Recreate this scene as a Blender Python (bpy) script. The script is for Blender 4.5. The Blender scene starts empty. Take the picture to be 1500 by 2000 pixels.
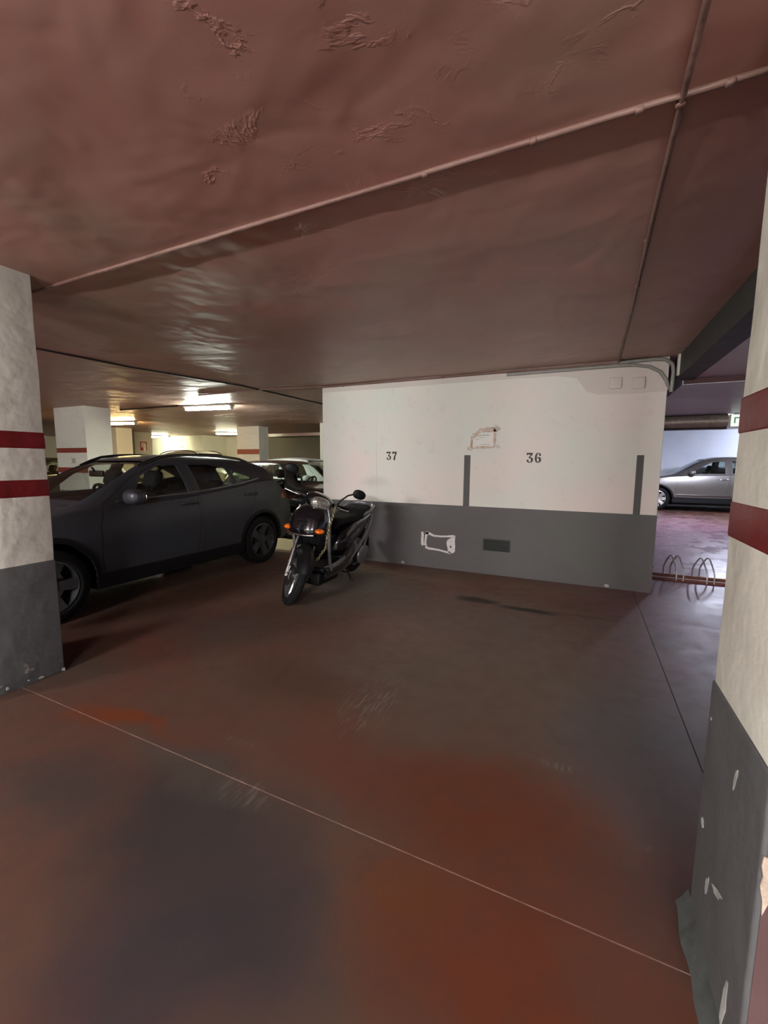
import bpy, bmesh, math, random
import numpy as np
from mathutils import Vector, Matrix, noise as mnoise

random.seed(7)
PI = math.pi
SC = bpy.context.scene
COL = SC.collection

# ------------------------------------------------------------------ camera, light, exposure
EYE = 1.42
F_PX, PITCH, ROLL, YAW = 820.0, 0.11532, 0.006617, 0.44032
cam_data = bpy.data.cameras.new('camera')
cam = bpy.data.objects.new('camera', cam_data)
COL.objects.link(cam)
SC.camera = cam
_fw = Vector((-math.sin(YAW) * math.cos(PITCH), math.cos(YAW) * math.cos(PITCH), -math.sin(PITCH)))
_rt = Vector((math.cos(YAW), math.sin(YAW), 0))
_up = _rt.cross(_fw)
_r2 = _rt * math.cos(ROLL) + _up * math.sin(ROLL)
_u2 = -_rt * math.sin(ROLL) + _up * math.cos(ROLL)
_m = Matrix((_r2, _u2, -_fw)).transposed().to_4x4()
_m.translation = Vector((0, 0, EYE))
cam.matrix_world = _m
cam_data.sensor_fit = 'VERTICAL'
cam_data.sensor_height = 24.0
cam_data.lens = F_PX / 2000.0 * 24.0
cam_data.clip_start = 0.02
cam_data.clip_end = 200

world = bpy.data.worlds.new('world')
SC.world = world
world.use_nodes = True
world.node_tree.nodes['Background'].inputs[0].default_value = (0.02, 0.02, 0.022, 1)
world.node_tree.nodes['Background'].inputs[1].default_value = 0.05

SC.view_settings.view_transform = 'Standard'
SC.view_settings.look = 'None'
SC.view_settings.gamma = 1
SC.view_settings.use_curve_mapping = False
SC.view_settings.exposure = 2.0
SC.cycles.use_denoising = True
SC.cycles.max_bounces = 8
SC.cycles.diffuse_bounces = 5
SC.cycles.glossy_bounces = 4
SC.cycles.transparent_max_bounces = 16
SC.cycles.sample_clamp_indirect = 6.0
SC.cycles.caustics_reflective = False
SC.cycles.caustics_refractive = False

LAMP_NEUTRAL = (1.0, 0.99, 1.0)
LAMP_GREEN = (0.93, 1.0, 0.86)
LAMP_WARM = (1.0, 0.70, 0.30)
LAMP_COOL = (0.74, 0.80, 1.0)
P_FRONT, P_LEFT, P_BACK, P_RIGHT = 252.0, 78.0, 46.0, 140.0      # emission strengths of the tubes

# ------------------------------------------------------------------ helpers
def lin(h):
    h = h.lstrip('#')
    o = []
    for k in range(3):
        c = int(h[2 * k:2 * k + 2], 16) / 255.0
        o.append(c / 12.92 if c <= 0.04045 else ((c + 0.055) / 1.055) ** 2.4)
    return (o[0], o[1], o[2], 1.0)


class MB:
    """collects shapes; build() links them as one mesh object"""
    def __init__(self):
        self.v = []
        self.f = []

    def add(self, vs, fs, M=None):
        n = len(self.v)
        for p in vs:
            p = Vector(p)
            self.v.append(tuple(M @ p) if M is not None else tuple(p))
        for f in fs:
            self.f.append([i + n for i in f])
        return self

    def box(self, lo, hi, M=None):
        (a, b, c), (d, e, g) = lo, hi
        vs = [(a, b, c), (d, b, c), (d, e, c), (a, e, c), (a, b, g), (d, b, g), (d, e, g), (a, e, g)]
        fs = [(3, 2, 1, 0), (4, 5, 6, 7), (0, 1, 5, 4), (1, 2, 6, 5), (2, 3, 7, 6), (3, 0, 4, 7)]
        return self.add(vs, fs, M)

    def rbox(self, lo, hi, r, M=None, n=3):
        """box with rounded edges (superellipse-like loft along z)"""
        cx, cy, cz = [(p + q) / 2 for p, q in zip(lo, hi)]
        hx, hy, hz = [(q - p) / 2 for p, q in zip(lo, hi)]
        r = min(r, hx * .98, hy * .98, hz * .98)
        secs = []
        zs = []
        for k in range(n + 1):
            a = PI / 2 * k / n
            zs.append((-hz + r - r * math.cos(a), r - r * math.sin(a)))
        zs = zs + [(-z, i) for z, i in reversed(zs)]
        for z, ins in zs:
            sec = []
            for q in range(4):
                sx = (1, -1, -1, 1)[q]
                sy = (1, 1, -1, -1)[q]
                for k in range(n + 1):
                    a = PI / 2 * q + PI / 2 * k / n
                    sec.append((cx + sx * (hx - r) + (r - ins) * math.cos(a), cy + sy * (hy - r) + (r - ins) * math.sin(a), cz + z))
            secs.append(sec)
        return self.loft(secs, True, True, M)

    def loft(self, secs, closed=True, caps=True, M=None):
        m = len(secs[0])
        vs = [p for s in secs for p in s]
        fs = []
        for i in range(len(secs) - 1):
            for j in range(m if closed else m - 1):
                k = (j + 1) % m
                fs.append((i * m + j, i * m + k, (i + 1) * m + k, (i + 1) * m + j))
        if caps:
            fs.append(tuple(range(m - 1, -1, -1)))
            fs.append(tuple((len(secs) - 1) * m + j for j in range(m)))
        return self.add(vs, fs, M)

    def tube(self, path, r, seg=8, closed=False, M=None, flat=None):
        P = [Vector(p) for p in path]
        n = len(P)
        secs = []
        ref = None
        for i, p in enumerate(P):
            if closed:
                t = P[(i + 1) % n] - P[i - 1]
            else:
                t = P[min(i + 1, n - 1)] - P[max(i - 1, 0)]
            t.normalize()
            if ref is None:
                ref = Vector((0, 0, 1)) if abs(t.z) < .9 else Vector((1, 0, 0))
            a = t.cross(ref)
            if a.length < 1e-6:
                a = t.orthogonal()
            a.normalize()
            b = a.cross(t).normalized()
            ref = b
            rr = r[i] if isinstance(r, (list, tuple)) else r
            rb = rr * (flat or 1)
            secs.append([p + a * rr * math.cos(2 * PI * k / seg) + b * rb * math.sin(2 * PI * k / seg) for k in range(seg)])
        if closed:
            secs.append(secs[0])
        return self.loft(secs, True, not closed, M)

    def lathe(self, prof, seg=32, M=None, closed=False):
        """prof: (axial, radius) pairs about local X axis"""
        secs = []
        for a, r in prof:
            secs.append([(a, r * math.cos(2 * PI * k / seg), r * math.sin(2 * PI * k / seg)) for k in range(seg)])
        if closed:
            secs.append(secs[0])
        return self.loft(secs, True, not closed, M)

    def prism(self, poly, a, b, axis='x', M=None):
        """poly of 2D points extruded along an axis between a and b"""
        n = len(poly)
        def mk(p, q):
            if axis == 'x':
                return (q, p[0], p[1])
            if axis == 'y':
                return (p[0], q, p[1])
            return (p[0], p[1], q)
        vs = [mk(p, a) for p in poly] + [mk(p, b) for p in poly]
        fs = [tuple(range(n - 1, -1, -1)), tuple(range(n, 2 * n))]
        for j in range(n):
            k = (j + 1) % n
            fs.append((j, k, n + k, n + j))
        return self.add(vs, fs, M)

    def ell(self, c, r, M=None, nu=20, nv=12, e=1.0):
        secs = []
        for i in range(nv + 1):
            a = PI * (i + 0.001) / (nv + 0.002)
            s = []
            for k in range(nu):
                b = 2 * PI * k / nu
                def pw(x):
                    return math.copysign(abs(x) ** e, x)
                s.append((c[0] + r[0] * pw(math.sin(a)) * pw(math.cos(b)), c[1] + r[1] * pw(math.sin(a)) * pw(math.sin(b)), c[2] - r[2] * pw(math.cos(a))))
            secs.append(s)
        return self.loft(secs, True, True, M)

    def mesh(self, name, recalc=True):
        me = bpy.data.meshes.new(name)
        me.from_pydata(self.v, [], self.f)
        if recalc:
            bm = bmesh.new()
            bm.from_mesh(me)
            bmesh.ops.recalc_face_normals(bm, faces=bm.faces)
            bm.to_mesh(me)
            bm.free()
        me.update()
        return me

    def build(self, name, mat, parent=None, smooth=None, bevel=0.0):
        me = self.mesh(name)
        return link(name, me, mat, parent, smooth, bevel)


def shade(me, ang):
    me.polygons.foreach_set('use_smooth', [True] * len(me.polygons))
    me.set_sharp_from_angle(angle=math.radians(ang))


def link(name, me, mat, parent=None, smooth=None, bevel=0.0):
    o = bpy.data.objects.new(name, me)
    COL.objects.link(o)
    me.materials.clear()
    me.materials.append(mat)
    if smooth:
        shade(me, smooth)
    if parent is not None:
        o.parent = parent
    if bevel:
        md = o.modifiers.new('bevel', 'BEVEL')
        md.width = bevel
        md.segments = 2
        md.limit_method = 'ANGLE'
    return o


def thing(name, label, cat, loc=(0, 0, 0), rz=0.0, group=None):
    o = bpy.data.objects.new(name, None)
    COL.objects.link(o)
    o.empty_display_size = 0.1
    o.location = loc
    o.rotation_euler = (0, 0, rz)
    return tag(o, label, cat, group)


def tag(o, label=None, cat=None, group=None, kind=None):
    if label: o['label'] = label
    if cat: o['category'] = cat
    if group: o['group'] = group
    if kind: o['kind'] = kind
    return o


def copy_tree(o, parent=None):
    c = o.copy()
    COL.objects.link(c)
    if parent is not None:
        c.parent = parent
    for ch in o.children:
        copy_tree(ch, c)
    return c


# ------------------------------------------------------------------ materials
class NT:
    def __init__(self, name):
        self.m = bpy.data.materials.new(name)
        self.m.use_nodes = True
        self.t = self.m.node_tree
        self.b = self.t.nodes['Principled BSDF']
        self.tc = None

    def n(self, typ, ins=None, **kw):
        nd = self.t.nodes.new(typ)
        for k, v in kw.items():
            setattr(nd, k, v)
        for k, v in (ins or {}).items():
            self.set(nd.inputs[k], v)
        return nd

    def set(self, sock, v):
        if isinstance(v, bpy.types.NodeSocket):
            self.t.links.new(v, sock)
        else:
            sock.default_value = v

    def co(self):
        if self.tc is None:
            self.tc = self.n('ShaderNodeTexCoord').outputs['Object']
        return self.tc

    def noise(self, scale, detail=4, rough=.55, dist=0.0, vec=None, col=False):
        nd = self.n('ShaderNodeTexNoise', {'Vector': vec or self.co(), 'Scale': scale, 'Detail': detail, 'Roughness': rough, 'Distortion': dist})
        return nd.outputs['Color' if col else 'Fac']

    def ramp(self, fac, *stops):
        nd = self.n('ShaderNodeValToRGB', {'Fac': fac})
        cr = nd.color_ramp
        while len(cr.elements) < len(stops):
            cr.elements.new(0.5)
        for e, (p, c) in zip(cr.elements, stops):
            e.position = p
            e.color = c if len(c) == 4 else (*c, 1)
        return nd.outputs['Color']

    def mr(self, v, a, b, c=0.0, d=1.0):
        return self.n('ShaderNodeMapRange', {'Value': v, 'From Min': a, 'From Max': b, 'To Min': c, 'To Max': d}).outputs[0]

    def mix(self, f, a, b, mode='MIX'):
        nd = self.t.nodes.new('ShaderNodeMix')
        nd.data_type = 'RGBA'
        nd.blend_type = mode
        self.set(nd.inputs[0], f)
        self.set(nd.inputs[6], a)
        self.set(nd.inputs[7], b)
        return nd.outputs[2]

    def math(self, op, a, b=0.0, clamp=False):
        nd = self.n('ShaderNodeMath', {0: a, 1: b}, operation=op)
        nd.use_clamp = clamp
        return nd.outputs[0]

    def mapping(self, scale=(1, 1, 1), loc=(0, 0, 0), rot=(0, 0, 0), vec=None):
        return self.n('ShaderNodeMapping', {'Vector': vec or self.co(), 'Scale': scale, 'Location': loc, 'Rotation': rot}).outputs[0]

    def bump(self, h, s=.3, d=.02, prev=None):
        nd = self.n('ShaderNodeBump', {'Height': h, 'Strength': s, 'Distance': d})
        if prev is not None:
            self.t.links.new(prev, nd.inputs['Normal'])
        return nd.outputs[0]

    def done(self, col=None, rough=.5, metal=0.0, normal=None, spec=.5, coat=0.0, coatr=.05, emis=None, es=0.0):
        b = self.b
        if col is not None: self.set(b.inputs['Base Color'], col)
        self.set(b.inputs['Roughness'], rough)
        self.set(b.inputs['Metallic'], metal)
        self.set(b.inputs['Specular IOR Level'], spec)
        if coat:
            b.inputs['Coat Weight'].default_value = coat
            b.inputs['Coat Roughness'].default_value = coatr
        if normal is not None: self.t.links.new(normal, b.inputs['Normal'])
        if emis is not None:
            b.inputs['Emission Color'].default_value = emis
            b.inputs['Emission Strength'].default_value = es
        return self.m


def simple(name, hexc, rough=.5, metal=0.0, spec=.5, coat=0.0, var=.12, scale=18, bump=0.0):
    """plain colour with slight procedural mottling of tone and gloss"""
    t = NT(name)
    c = lin(hexc)
    nz = t.noise(scale, 3)
    dark = tuple(x * (1 - var) for x in c[:3]) + (1,)
    lite = tuple(min(1, x * (1 + var)) for x in c[:3]) + (1,)
    col = t.ramp(nz, (.3, dark), (.7, lite))
    rg = t.mr(nz, .3, .7, max(.02, rough - .04), min(1, rough + .06))
    nm = t.bump(t.noise(scale * 6, 2), bump, .004) if bump else None
    return t.done(col, rg, metal, nm, spec, coat)


def plaster(name, hexc, alt=None, bump=.25, rough=.62, chips=None):
    t = NT(name)
    c = lin(hexc)
    a = lin(alt) if alt else tuple(x * .86 for x in c[:3]) + (1,)
    big = t.noise(.9, 4, .5, .4)
    col = t.ramp(big, (.36, a), (.64, c))
    gr = t.noise(9, 5, .65)
    col = t.mix(t.mr(gr, .58, .78, 0, .35), col, tuple(x * .7 for x in c[:3]) + (1,))
    if chips:
        geo = t.n('ShaderNodeSeparateXYZ', {0: t.co()}).outputs
        low = t.mr(geo[2], .02, .16, 1, 0)
        ch = t.noise(16, 3, .5)
        msk = t.math('MULTIPLY', t.mr(ch, .66, .70), low, True)
        col = t.mix(msk, col, lin(chips))
    h1 = t.noise(4, 3, .5)
    h2 = t.noise(42, 4, .6)
    nm = t.bump(h1, bump, .06)
    nm = t.bump(h2, bump * .5, .006, nm)
    return t.done(col, rough, 0, nm, .35)


M = {}
M['wall'] = plaster('white_wall_paint', '#dacdc6', '#cfd2c7', .16)
M['wall_band'] = plaster('darker_wall_top', '#cbc0b8', '#c2bcb3', .2)
M['wall_far'] = plaster('pale_far_wall_paint', '#d2cfc0', '#c4c3b0', .15)
M['wall_cool'] = plaster('cool_white_wall_paint', '#cfd3da', '#c2c8d4', .15)
M['wall_dim'] = plaster('shaded_far_wall_paint', '#595145', '#4f4a3e', .15)  # shade put into the colour of this far wall
M['pillar'] = plaster('white_pillar_paint', '#cfcac0', '#c6c5b8', .55)
M['dado'] = plaster('grey_dado_paint', '#5b5956', '#565152', .15, .6)
M['dado_pillar'] = plaster('grey_pillar_base_paint', '#565656', '#515151', .4, .55, chips='#b9a9a6')
M['red_band'] = plaster('dark_red_band_paint', '#6e1519', '#5c1014', .45, .45)
M['red_far'] = plaster('faded_red_band_paint', '#8a4436', '#7c3a30', .2, .5)
M['maroon'] = plaster('maroon_pillar_face', '#5d4644', '#523c3c', .4, .55)
M['stripe'] = plaster('grey_stripe_paint', '#53514e', '#4c4a47', .1, .6)
M['stencil'] = simple('black_stencil_paint', '#3a3935', .7, var=.3, scale=60)
M['white_spray'] = simple('white_spray_paint', '#cfc7c4', .6, var=.15, scale=40)
M['chip'] = simple('bare_plaster_chip', '#b3a08f', .8, var=.3, scale=30, bump=.6)
M['scrape'] = simple('light_paint_scrape', '#9a9b95', .7, var=.3, scale=40)
M['cement'] = plaster('painted_cement_fillet', '#4a4c4b', '#404341', .6, .6)
M['rubber'] = simple('tyre_rubber', '#0d0d0d', .8, spec=.25, var=.3, scale=30, bump=.2)
M['black_plastic'] = simple('black_plastic', '#0c0c0e', .5, spec=.3, var=.2)
M['black_gloss'] = simple('gloss_black_plastic', '#08090b', .12, coat=.5)
M['alloy'] = simple('silver_alloy', '#a9abad', .3, .9)
M['alloy_dark'] = simple('dusty_dark_alloy', '#58595b', .45, .8)
M['chrome'] = simple('chrome', '#d8d8d8', .12, 1.0, var=.04)
M['chrome_dull'] = simple('dull_window_trim_metal', '#8f9092', .35, .9)
M['steel'] = simple('worn_steel', '#8d8a88', .3, 1.0)
M['brass_steel'] = simple('yellowed_steel_chain', '#8d8564', .4, .7)
M['hoop_steel'] = simple('bright_hoop_steel', '#b9b2ac', .3, .7)
M['seat_cloth'] = simple('dark_seat_cloth', '#121213', .8, spec=.25, bump=.3)
M['dash'] = simple('dark_dashboard', '#141416', .7)
M['underbody'] = simple('dark_underbody', '#070707', .9)
M['conduit'] = plaster('painted_over_conduit', '#7c6157', '#6a4c44', .7, .5)
M['conduit_grey'] = simple('grey_pvc_conduit', '#8a8781', .45)
M['cable_black'] = simple('black_cable', '#1a1614', .6)
M['rust_red'] = simple('rusty_red_oxide_steel', '#6b3a2b', .55, .2, var=.3)
M['paper'] = simple('white_paper', '#d9d7cf', .7, var=.04)
M['ink'] = simple('faded_ink', '#8f8b86', .8)
M['batten'] = simple('white_lamp_housing', '#d8d8d2', .4)
M['tin'] = simple('brushed_duct_metal', '#a3968a', .4, .45, var=.2)
M['floor_glare'] = plaster('cream_floor_glare', '#b9ab8a', '#a69878', .1, .4)
M['sign_red'] = simple('sign_red', '#b0302a', .45)
M['sign_white'] = simple('sign_white', '#e6e2da', .5)
M['grey_mark'] = simple('grey_wall_mark_paint', '#7c7c6e', .7)
M['vent'] = simple('dark_green_grey_vent', '#1d211f', .6)
M['sock'] = plaster('painted_over_socket_plate', '#cdc2ba', '#c5beb6', .16)


def tape_mat():
    t = NT('brown_packing_tape')
    nz = t.noise(30, 3)
    col = t.ramp(nz, (.35, lin('#8a6a55')), (.65, lin('#b09782')))
    nm = t.bump(t.noise(60, 3, .5, .8), .5, .01)
    return t.done(col, .16, 0, nm, .6)
M['tape'] = tape_mat()


def clear_tape_mat():
    t = NT('clear_tape')
    nz = t.noise(70, 3, .5, 1)
    nm = t.bump(nz, .9, .01)
    return t.done(lin('#c2b6a8'), .08, 0, nm, .9)
M['clear_tape'] = clear_tape_mat()


def carpaint(name, hexc, metal=.5, rough=.38, coat=.6, dust=.25, coatr=.12):
    t = NT(name)
    c = lin(hexc)
    fl = t.noise(900, 1)
    col = t.mix(t.mr(fl, .4, .7, 0, .35), c, tuple(min(1, x * 1.9 + .01) for x in c[:3]) + (1,))
    dn = t.noise(3.0, 5, .6)
    col = t.mix(t.mr(dn, .35, .75, 0, dust), col, (.085, .08, .075, 1))
    rg = t.mr(dn, .3, .75, rough, min(1, rough + dust * .5))
    return t.done(col, rg, metal, None, .5, coat, coatr)


M['paint_graphite'] = carpaint('dusty_graphite_car_paint', '#292c33', .12, .5, .3, .22, .25)
M['paint_black'] = carpaint('black_car_paint', '#07080a', .2, .25, 1.0, .05, .04)
M['paint_white'] = carpaint('white_car_paint', '#d9dad6', 0, .35, .8, .05)
M['paint_silver'] = carpaint('silver_grey_car_paint', '#75726e', .75, .33, .8, .08)
M['paint_green'] = carpaint('dark_green_car_paint', '#1d2a1e', .3, .3, .8, .1)
M['paint_pale'] = carpaint('pale_silver_car_paint', '#b5b5ac', .4, .35, .8, .05)
M['paint_blue'] = carpaint('deep_navy_scooter_paint', '#07070f', .1, .14, 1.0, .04, .03)
M['paint_grey_trim'] = carpaint('silver_grey_scooter_trim', '#77777a', .5, .35, .4, .1)


def glass_mat(name, tint, gl=(.9, .95, .95, 1)):
    t = NT(name)
    out = t.t.nodes['Material Output']
    t.t.nodes.remove(t.b)
    tr = t.n('ShaderNodeBsdfTransparent', {'Color': tint})
    g = t.n('ShaderNodeBsdfGlossy', {'Color': gl, 'Roughness': .03})
    fr = t.n('ShaderNodeFresnel', {'IOR': 1.5})
    bf = t.n('ShaderNodeNewGeometry').outputs['Backfacing']
    fac = t.math('MULTIPLY', fr.outputs[0], t.math('SUBTRACT', 1.0, bf))
    mx = t.n('ShaderNodeMixShader', {0: fac, 1: tr.outputs[0], 2: g.outputs[0]})
    t.t.links.new(mx.outputs[0], out.inputs[0])
    return t.m


M['glass'] = glass_mat('car_window_glass', (.90, .93, .915, 1))
M['glass_dark'] = glass_mat('tinted_car_window_glass', (.70, .75, .73, 1))
M['lens_clear'] = simple('clear_lamp_lens', '#b9bab0', .08, .75, coat=1.0, var=.5, scale=45)
M['lens_red'] = simple('red_lamp_lens', '#7a1a16', .12, coat=1.0)
M['lens_orange'] = simple('orange_indicator_lens', '#e06410', .12, coat=1.0, var=.3, scale=60)


def emit_mat(name, col, st):
    t = NT(name)
    return t.done(lin('#f4f4f0'), .5, emis=(*col, 1), es=st)


M['tube_fill'] = emit_mat('neutral_fill_glow', LAMP_NEUTRAL, P_FRONT)
M['tube_green'] = emit_mat('greenish_tube_glow', LAMP_GREEN, P_LEFT)
M['tube_warm'] = emit_mat('warm_tube_glow', LAMP_WARM, P_LEFT)
M['tube_far'] = emit_mat('yellowish_tube_glow', (1.0, .97, .66), P_BACK)
M['tube_cool'] = emit_mat('cool_tube_glow', LAMP_COOL, P_RIGHT)


# places where the paint has blistered: (x, y, radius x, radius y, strength)
BLISTERS = [(-.86, .83, .16, .16, 1), (-1.05, 1.0, .25, .1, .5), (-.93, 1.62, .3, .2, .25), (-1.35, 1.35, .12, .05, .8), (-1.0, 1.22, .3, .06, .5),
            (-1.13, 1.82, .34, .13, 1), (-.6, 1.78, .3, .09, .9), (-.55, 1.0, .25, .3, .4), (-.1, 1.25, .4, .3, .3), (-.75, 1.45, .4, .1, .5),
            (-.2, 2.6, .5, .15, .35), (-1.7, 2.3, .5, .2, .3)]


def ceiling_mat():
    t = NT('brown_gloss_ceiling_paint')
    big = t.noise(.7, 5, .55, .6)
    col = t.ramp(big, (.34, (.38, .245, .195)), (.5, (.43, .225, .187)), (.66, (.45, .205, .178)))
    med = t.noise(2.6, 5, .6, .3)
    col = t.mix(t.mr(med, .45, .72, 0, .4), col, (.44, .30, .245, 1))
    cy_ = t.n('ShaderNodeSeparateXYZ', {0: t.co()}).outputs[1]
    col = t.mix(t.mr(cy_, 3.0, 5.2, 0, .75), col, (.45, .31, .25, 1))      # wall bounce painted in: paler brown towards the wall
    hw = t.noise(2.6, 2, .5, .2)
    hf = t.noise(26, 5, .62)
    # blistered, peeled places of the paint
    wr = t.noise(4.5, 5, .62, .5)
    area = None
    for (x, y, rx, ry, k) in BLISTERS:
        mv = t.n('ShaderNodeMapping', {'Vector': t.co(), 'Location': (-x / rx, -y / ry, 0), 'Scale': (1 / rx, 1 / ry, 0)}).outputs[0]
        d = t.mr(t.n('ShaderNodeVectorMath', {0: mv}, operation='LENGTH').outputs['Value'], .3, 1.0, k, 0)
        area = d if area is None else t.math('MAXIMUM', area, d)
    rid = t.math('MULTIPLY', t.math('SUBTRACT', 1.0, t.math('MULTIPLY', t.math('ABSOLUTE', t.math('SUBTRACT', wr, .5)), 30.0), True), area)
    nm = t.bump(hw, .30, .06)
    nm = t.bump(hf, .07, .006, nm)
    rid = t.math('MULTIPLY', rid, t.mr(t.noise(5.5, 2, .5), .46, .62))
    nm = t.bump(rid, .55, .010, nm)
    rg = t.math('SUBTRACT', t.mr(med, .3, .7, .40, .52), t.math('MULTIPLY', rid, .26))
    return t.done(col, rg, 0, nm, .5)


M['ceiling'] = ceiling_mat()


def soffit_mat():
    t = NT('grey_maroon_soffit_paint')
    big = t.noise(.6, 3, .5, .5)
    col = t.ramp(big, (.4, lin('#a8a4a2')), (.6, lin('#9c777c')))
    nm = t.bump(t.noise(5, 4), .15, .04)
    return t.done(col, .3, 0, nm, .5)


M['soffit'] = soffit_mat()
M['soffit_far'] = plaster('lamp_lit_soffit_paint', '#c4cad2', '#b4b2ba', .15, .35)  # cool lamp light put into this paler, bluer soffit colour
M['red_trim'] = simple('dark_red_trim_paint', '#3a1114', .6)
M['beam_grey'] = plaster('dark_grey_beam_paint', '#33322f', '#2e2d2a', .3, .6)


def floor_mat():
    t = NT('worn_red_floor_paint')
    warp = t.n('ShaderNodeVectorMath', {0: t.noise(1.3, 4, .6, col=True), 1: (.5, .5, .5)}, operation='SUBTRACT').outputs[0]
    warp = t.n('ShaderNodeVectorMath', {0: warp, 'Scale': .85}, operation='SCALE').outputs[0]
    vec = t.n('ShaderNodeVectorMath', {0: t.co(), 1: warp}, operation='ADD').outputs[0]
    big = t.noise(.8, 5, .55, .5)
    col = t.ramp(big, (.30, lin('#6d5c50')), (.5, lin('#75574a')), (.72, lin('#7e5042')))
    # worn patches: (x, y, radius x, radius y, colour, strength)
    for (x, y, rx, ry, hx, s) in [
        (-1.35, 1.02, .45, .36, '#4b4644', .9), (-1.62, 1.2, .42, .12, '#6b5f55', .7), (-.95, .72, .40, .3, '#4a454a', .85),
        (-2.2, 1.38, .42, .10, '#96481f', .75), (-.1, 1.12, .5, .42, '#8a4022', .7), (-.35, 1.6, .6, .30, '#7c3c1c', .75), (-2.0, .88, .35, .2, '#574d49', .8),
        (-1.15, 1.75, .6, .4, '#7d4231', .6), (.0, .75, .4, .3, '#8c4526', .6), (.35, 1.5, .3, .22, '#5c4842', .55),
        (-.25, 2.6, 1.3, .7, '#71614f', .6), (.25, 2.3, .4, .5, '#625d5c', .6), (-.9, 3.7, 1.5, .8, '#78675a', .65),
        (-2.7, 2.6, .5, .4, '#695752', .5), (-2.35, 4.2, .7, .9, '#7a766a', .85), (-.6, 5.0, 1.5, .35, '#83694f', .55),
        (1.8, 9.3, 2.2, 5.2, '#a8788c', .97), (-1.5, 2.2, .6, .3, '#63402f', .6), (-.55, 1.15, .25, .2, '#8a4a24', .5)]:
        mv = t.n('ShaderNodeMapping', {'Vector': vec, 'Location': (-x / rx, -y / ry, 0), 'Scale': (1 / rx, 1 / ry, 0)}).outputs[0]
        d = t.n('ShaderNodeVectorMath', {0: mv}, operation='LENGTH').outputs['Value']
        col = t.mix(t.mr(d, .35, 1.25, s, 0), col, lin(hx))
    fine = t.noise(7, 6, .65, .3)
    col = t.mix(t.mr(fine, .5, .8, 0, .35), col, lin('#5b4a43'))
    # an oil stain near the wall
    for (x, y, rx, ry, s) in [(-.92, 4.28, .26, .085, .85), (-.42, 4.2, .3, .075, .9), (.12, 4.25, .5, .04, .35)]:
        mv = t.n('ShaderNodeMapping', {'Vector': t.n('ShaderNodeVectorMath', {0: t.co(), 1: t.n('ShaderNodeVectorMath', {0: warp, 'Scale': .22}, operation='SCALE').outputs[0]}, operation='ADD').outputs[0], 'Location': (-x / rx, -y / ry, 0), 'Scale': (1 / rx, 1 / ry, 0)}).outputs[0]
        d = t.n('ShaderNodeVectorMath', {0: mv}, operation='LENGTH').outputs['Value']
        col = t.mix(t.mr(d, .5, 1.1, s, 0), col, lin('#2b2620'))
    # scuffs of lighter wear
    st = t.noise(1, 4, .6, vec=t.mapping(scale=(60, 7, 1), rot=(0, 0, .35)))
    for (x, y, rx, ry, s) in [(-1.08, 2.1, .2, .4, .8), (-1.25, 1.25, .16, .1, .7), (-.03, 2.02, .11, .04, .8), (-1.5, 1.5, .2, .03, .5)]:
        mv = t.n('ShaderNodeMapping', {'Vector': t.co(), 'Location': (-x / rx, -y / ry, 0), 'Scale': (1 / rx, 1 / ry, 0)}).outputs[0]
        d = t.n('ShaderNodeVectorMath', {0: mv}, operation='LENGTH').outputs['Value']
        col = t.mix(t.math('MULTIPLY', t.mr(d, .4, 1.0, s, 0), t.mr(st, .5, .62)), col, lin('#8a7d72'))
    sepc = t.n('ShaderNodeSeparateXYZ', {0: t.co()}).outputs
    gain = t.math('MULTIPLY', t.mr(sepc[1], .9, 6.4, .43, 1.0), t.mr(sepc[1], 6.8, 10.5, 1.0, .45))      # brightness painted in: evens out lamp falloff, dark near, pale mid-bay, darker beyond
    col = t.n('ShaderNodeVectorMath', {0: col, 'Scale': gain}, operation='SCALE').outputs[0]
    nm = t.bump(t.noise(3, 3), .08, .04)
    nm = t.bump(t.noise(60, 4, .6), .10, .004, nm)
    sep = t.n('ShaderNodeSeparateXYZ', {0: t.co()}).outputs
    gl = t.mr(sep[1], 4.6, 6.2, 0, 1)      # the far bays keep their sealed, glossy coat
    wear = t.mr(fine, .3, .7, .40, .54)
    rg = t.n('ShaderNodeMix', {0: gl, 2: wear, 3: t.mr(t.noise(2.2, 4, .6, .4), .38, .62, .20, .42)}).outputs[0]
    return t.done(col, rg, 0, nm, t.mr(sepc[1], 4.0, 6.0, .28, .14))


M['floor'] = floor_mat()
M['joint_pale'] = simple('dusty_joint_filler', '#8f776b', .8, var=.35, scale=25)
M['joint_dark'] = simple('dark_joint_filler', '#2a1f1c', .7)

# ------------------------------------------------------------------ large structure
CZ = 2.55          # ceiling height of the near bay
YW = 5.393         # front face of the numbered wall
X_MIN, X_MAX, Y_MIN, Y_MAX = -22.0, 9.0, -7.0, 18.0
JX, JY = .582, 1.293


def struct(name, mb, mat, parent=None, smooth=None, bevel=0.0):
    o = mb.build(name, mat, parent, smooth, bevel)
    if parent is None:
        o['kind'] = 'structure'
    return o


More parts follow.
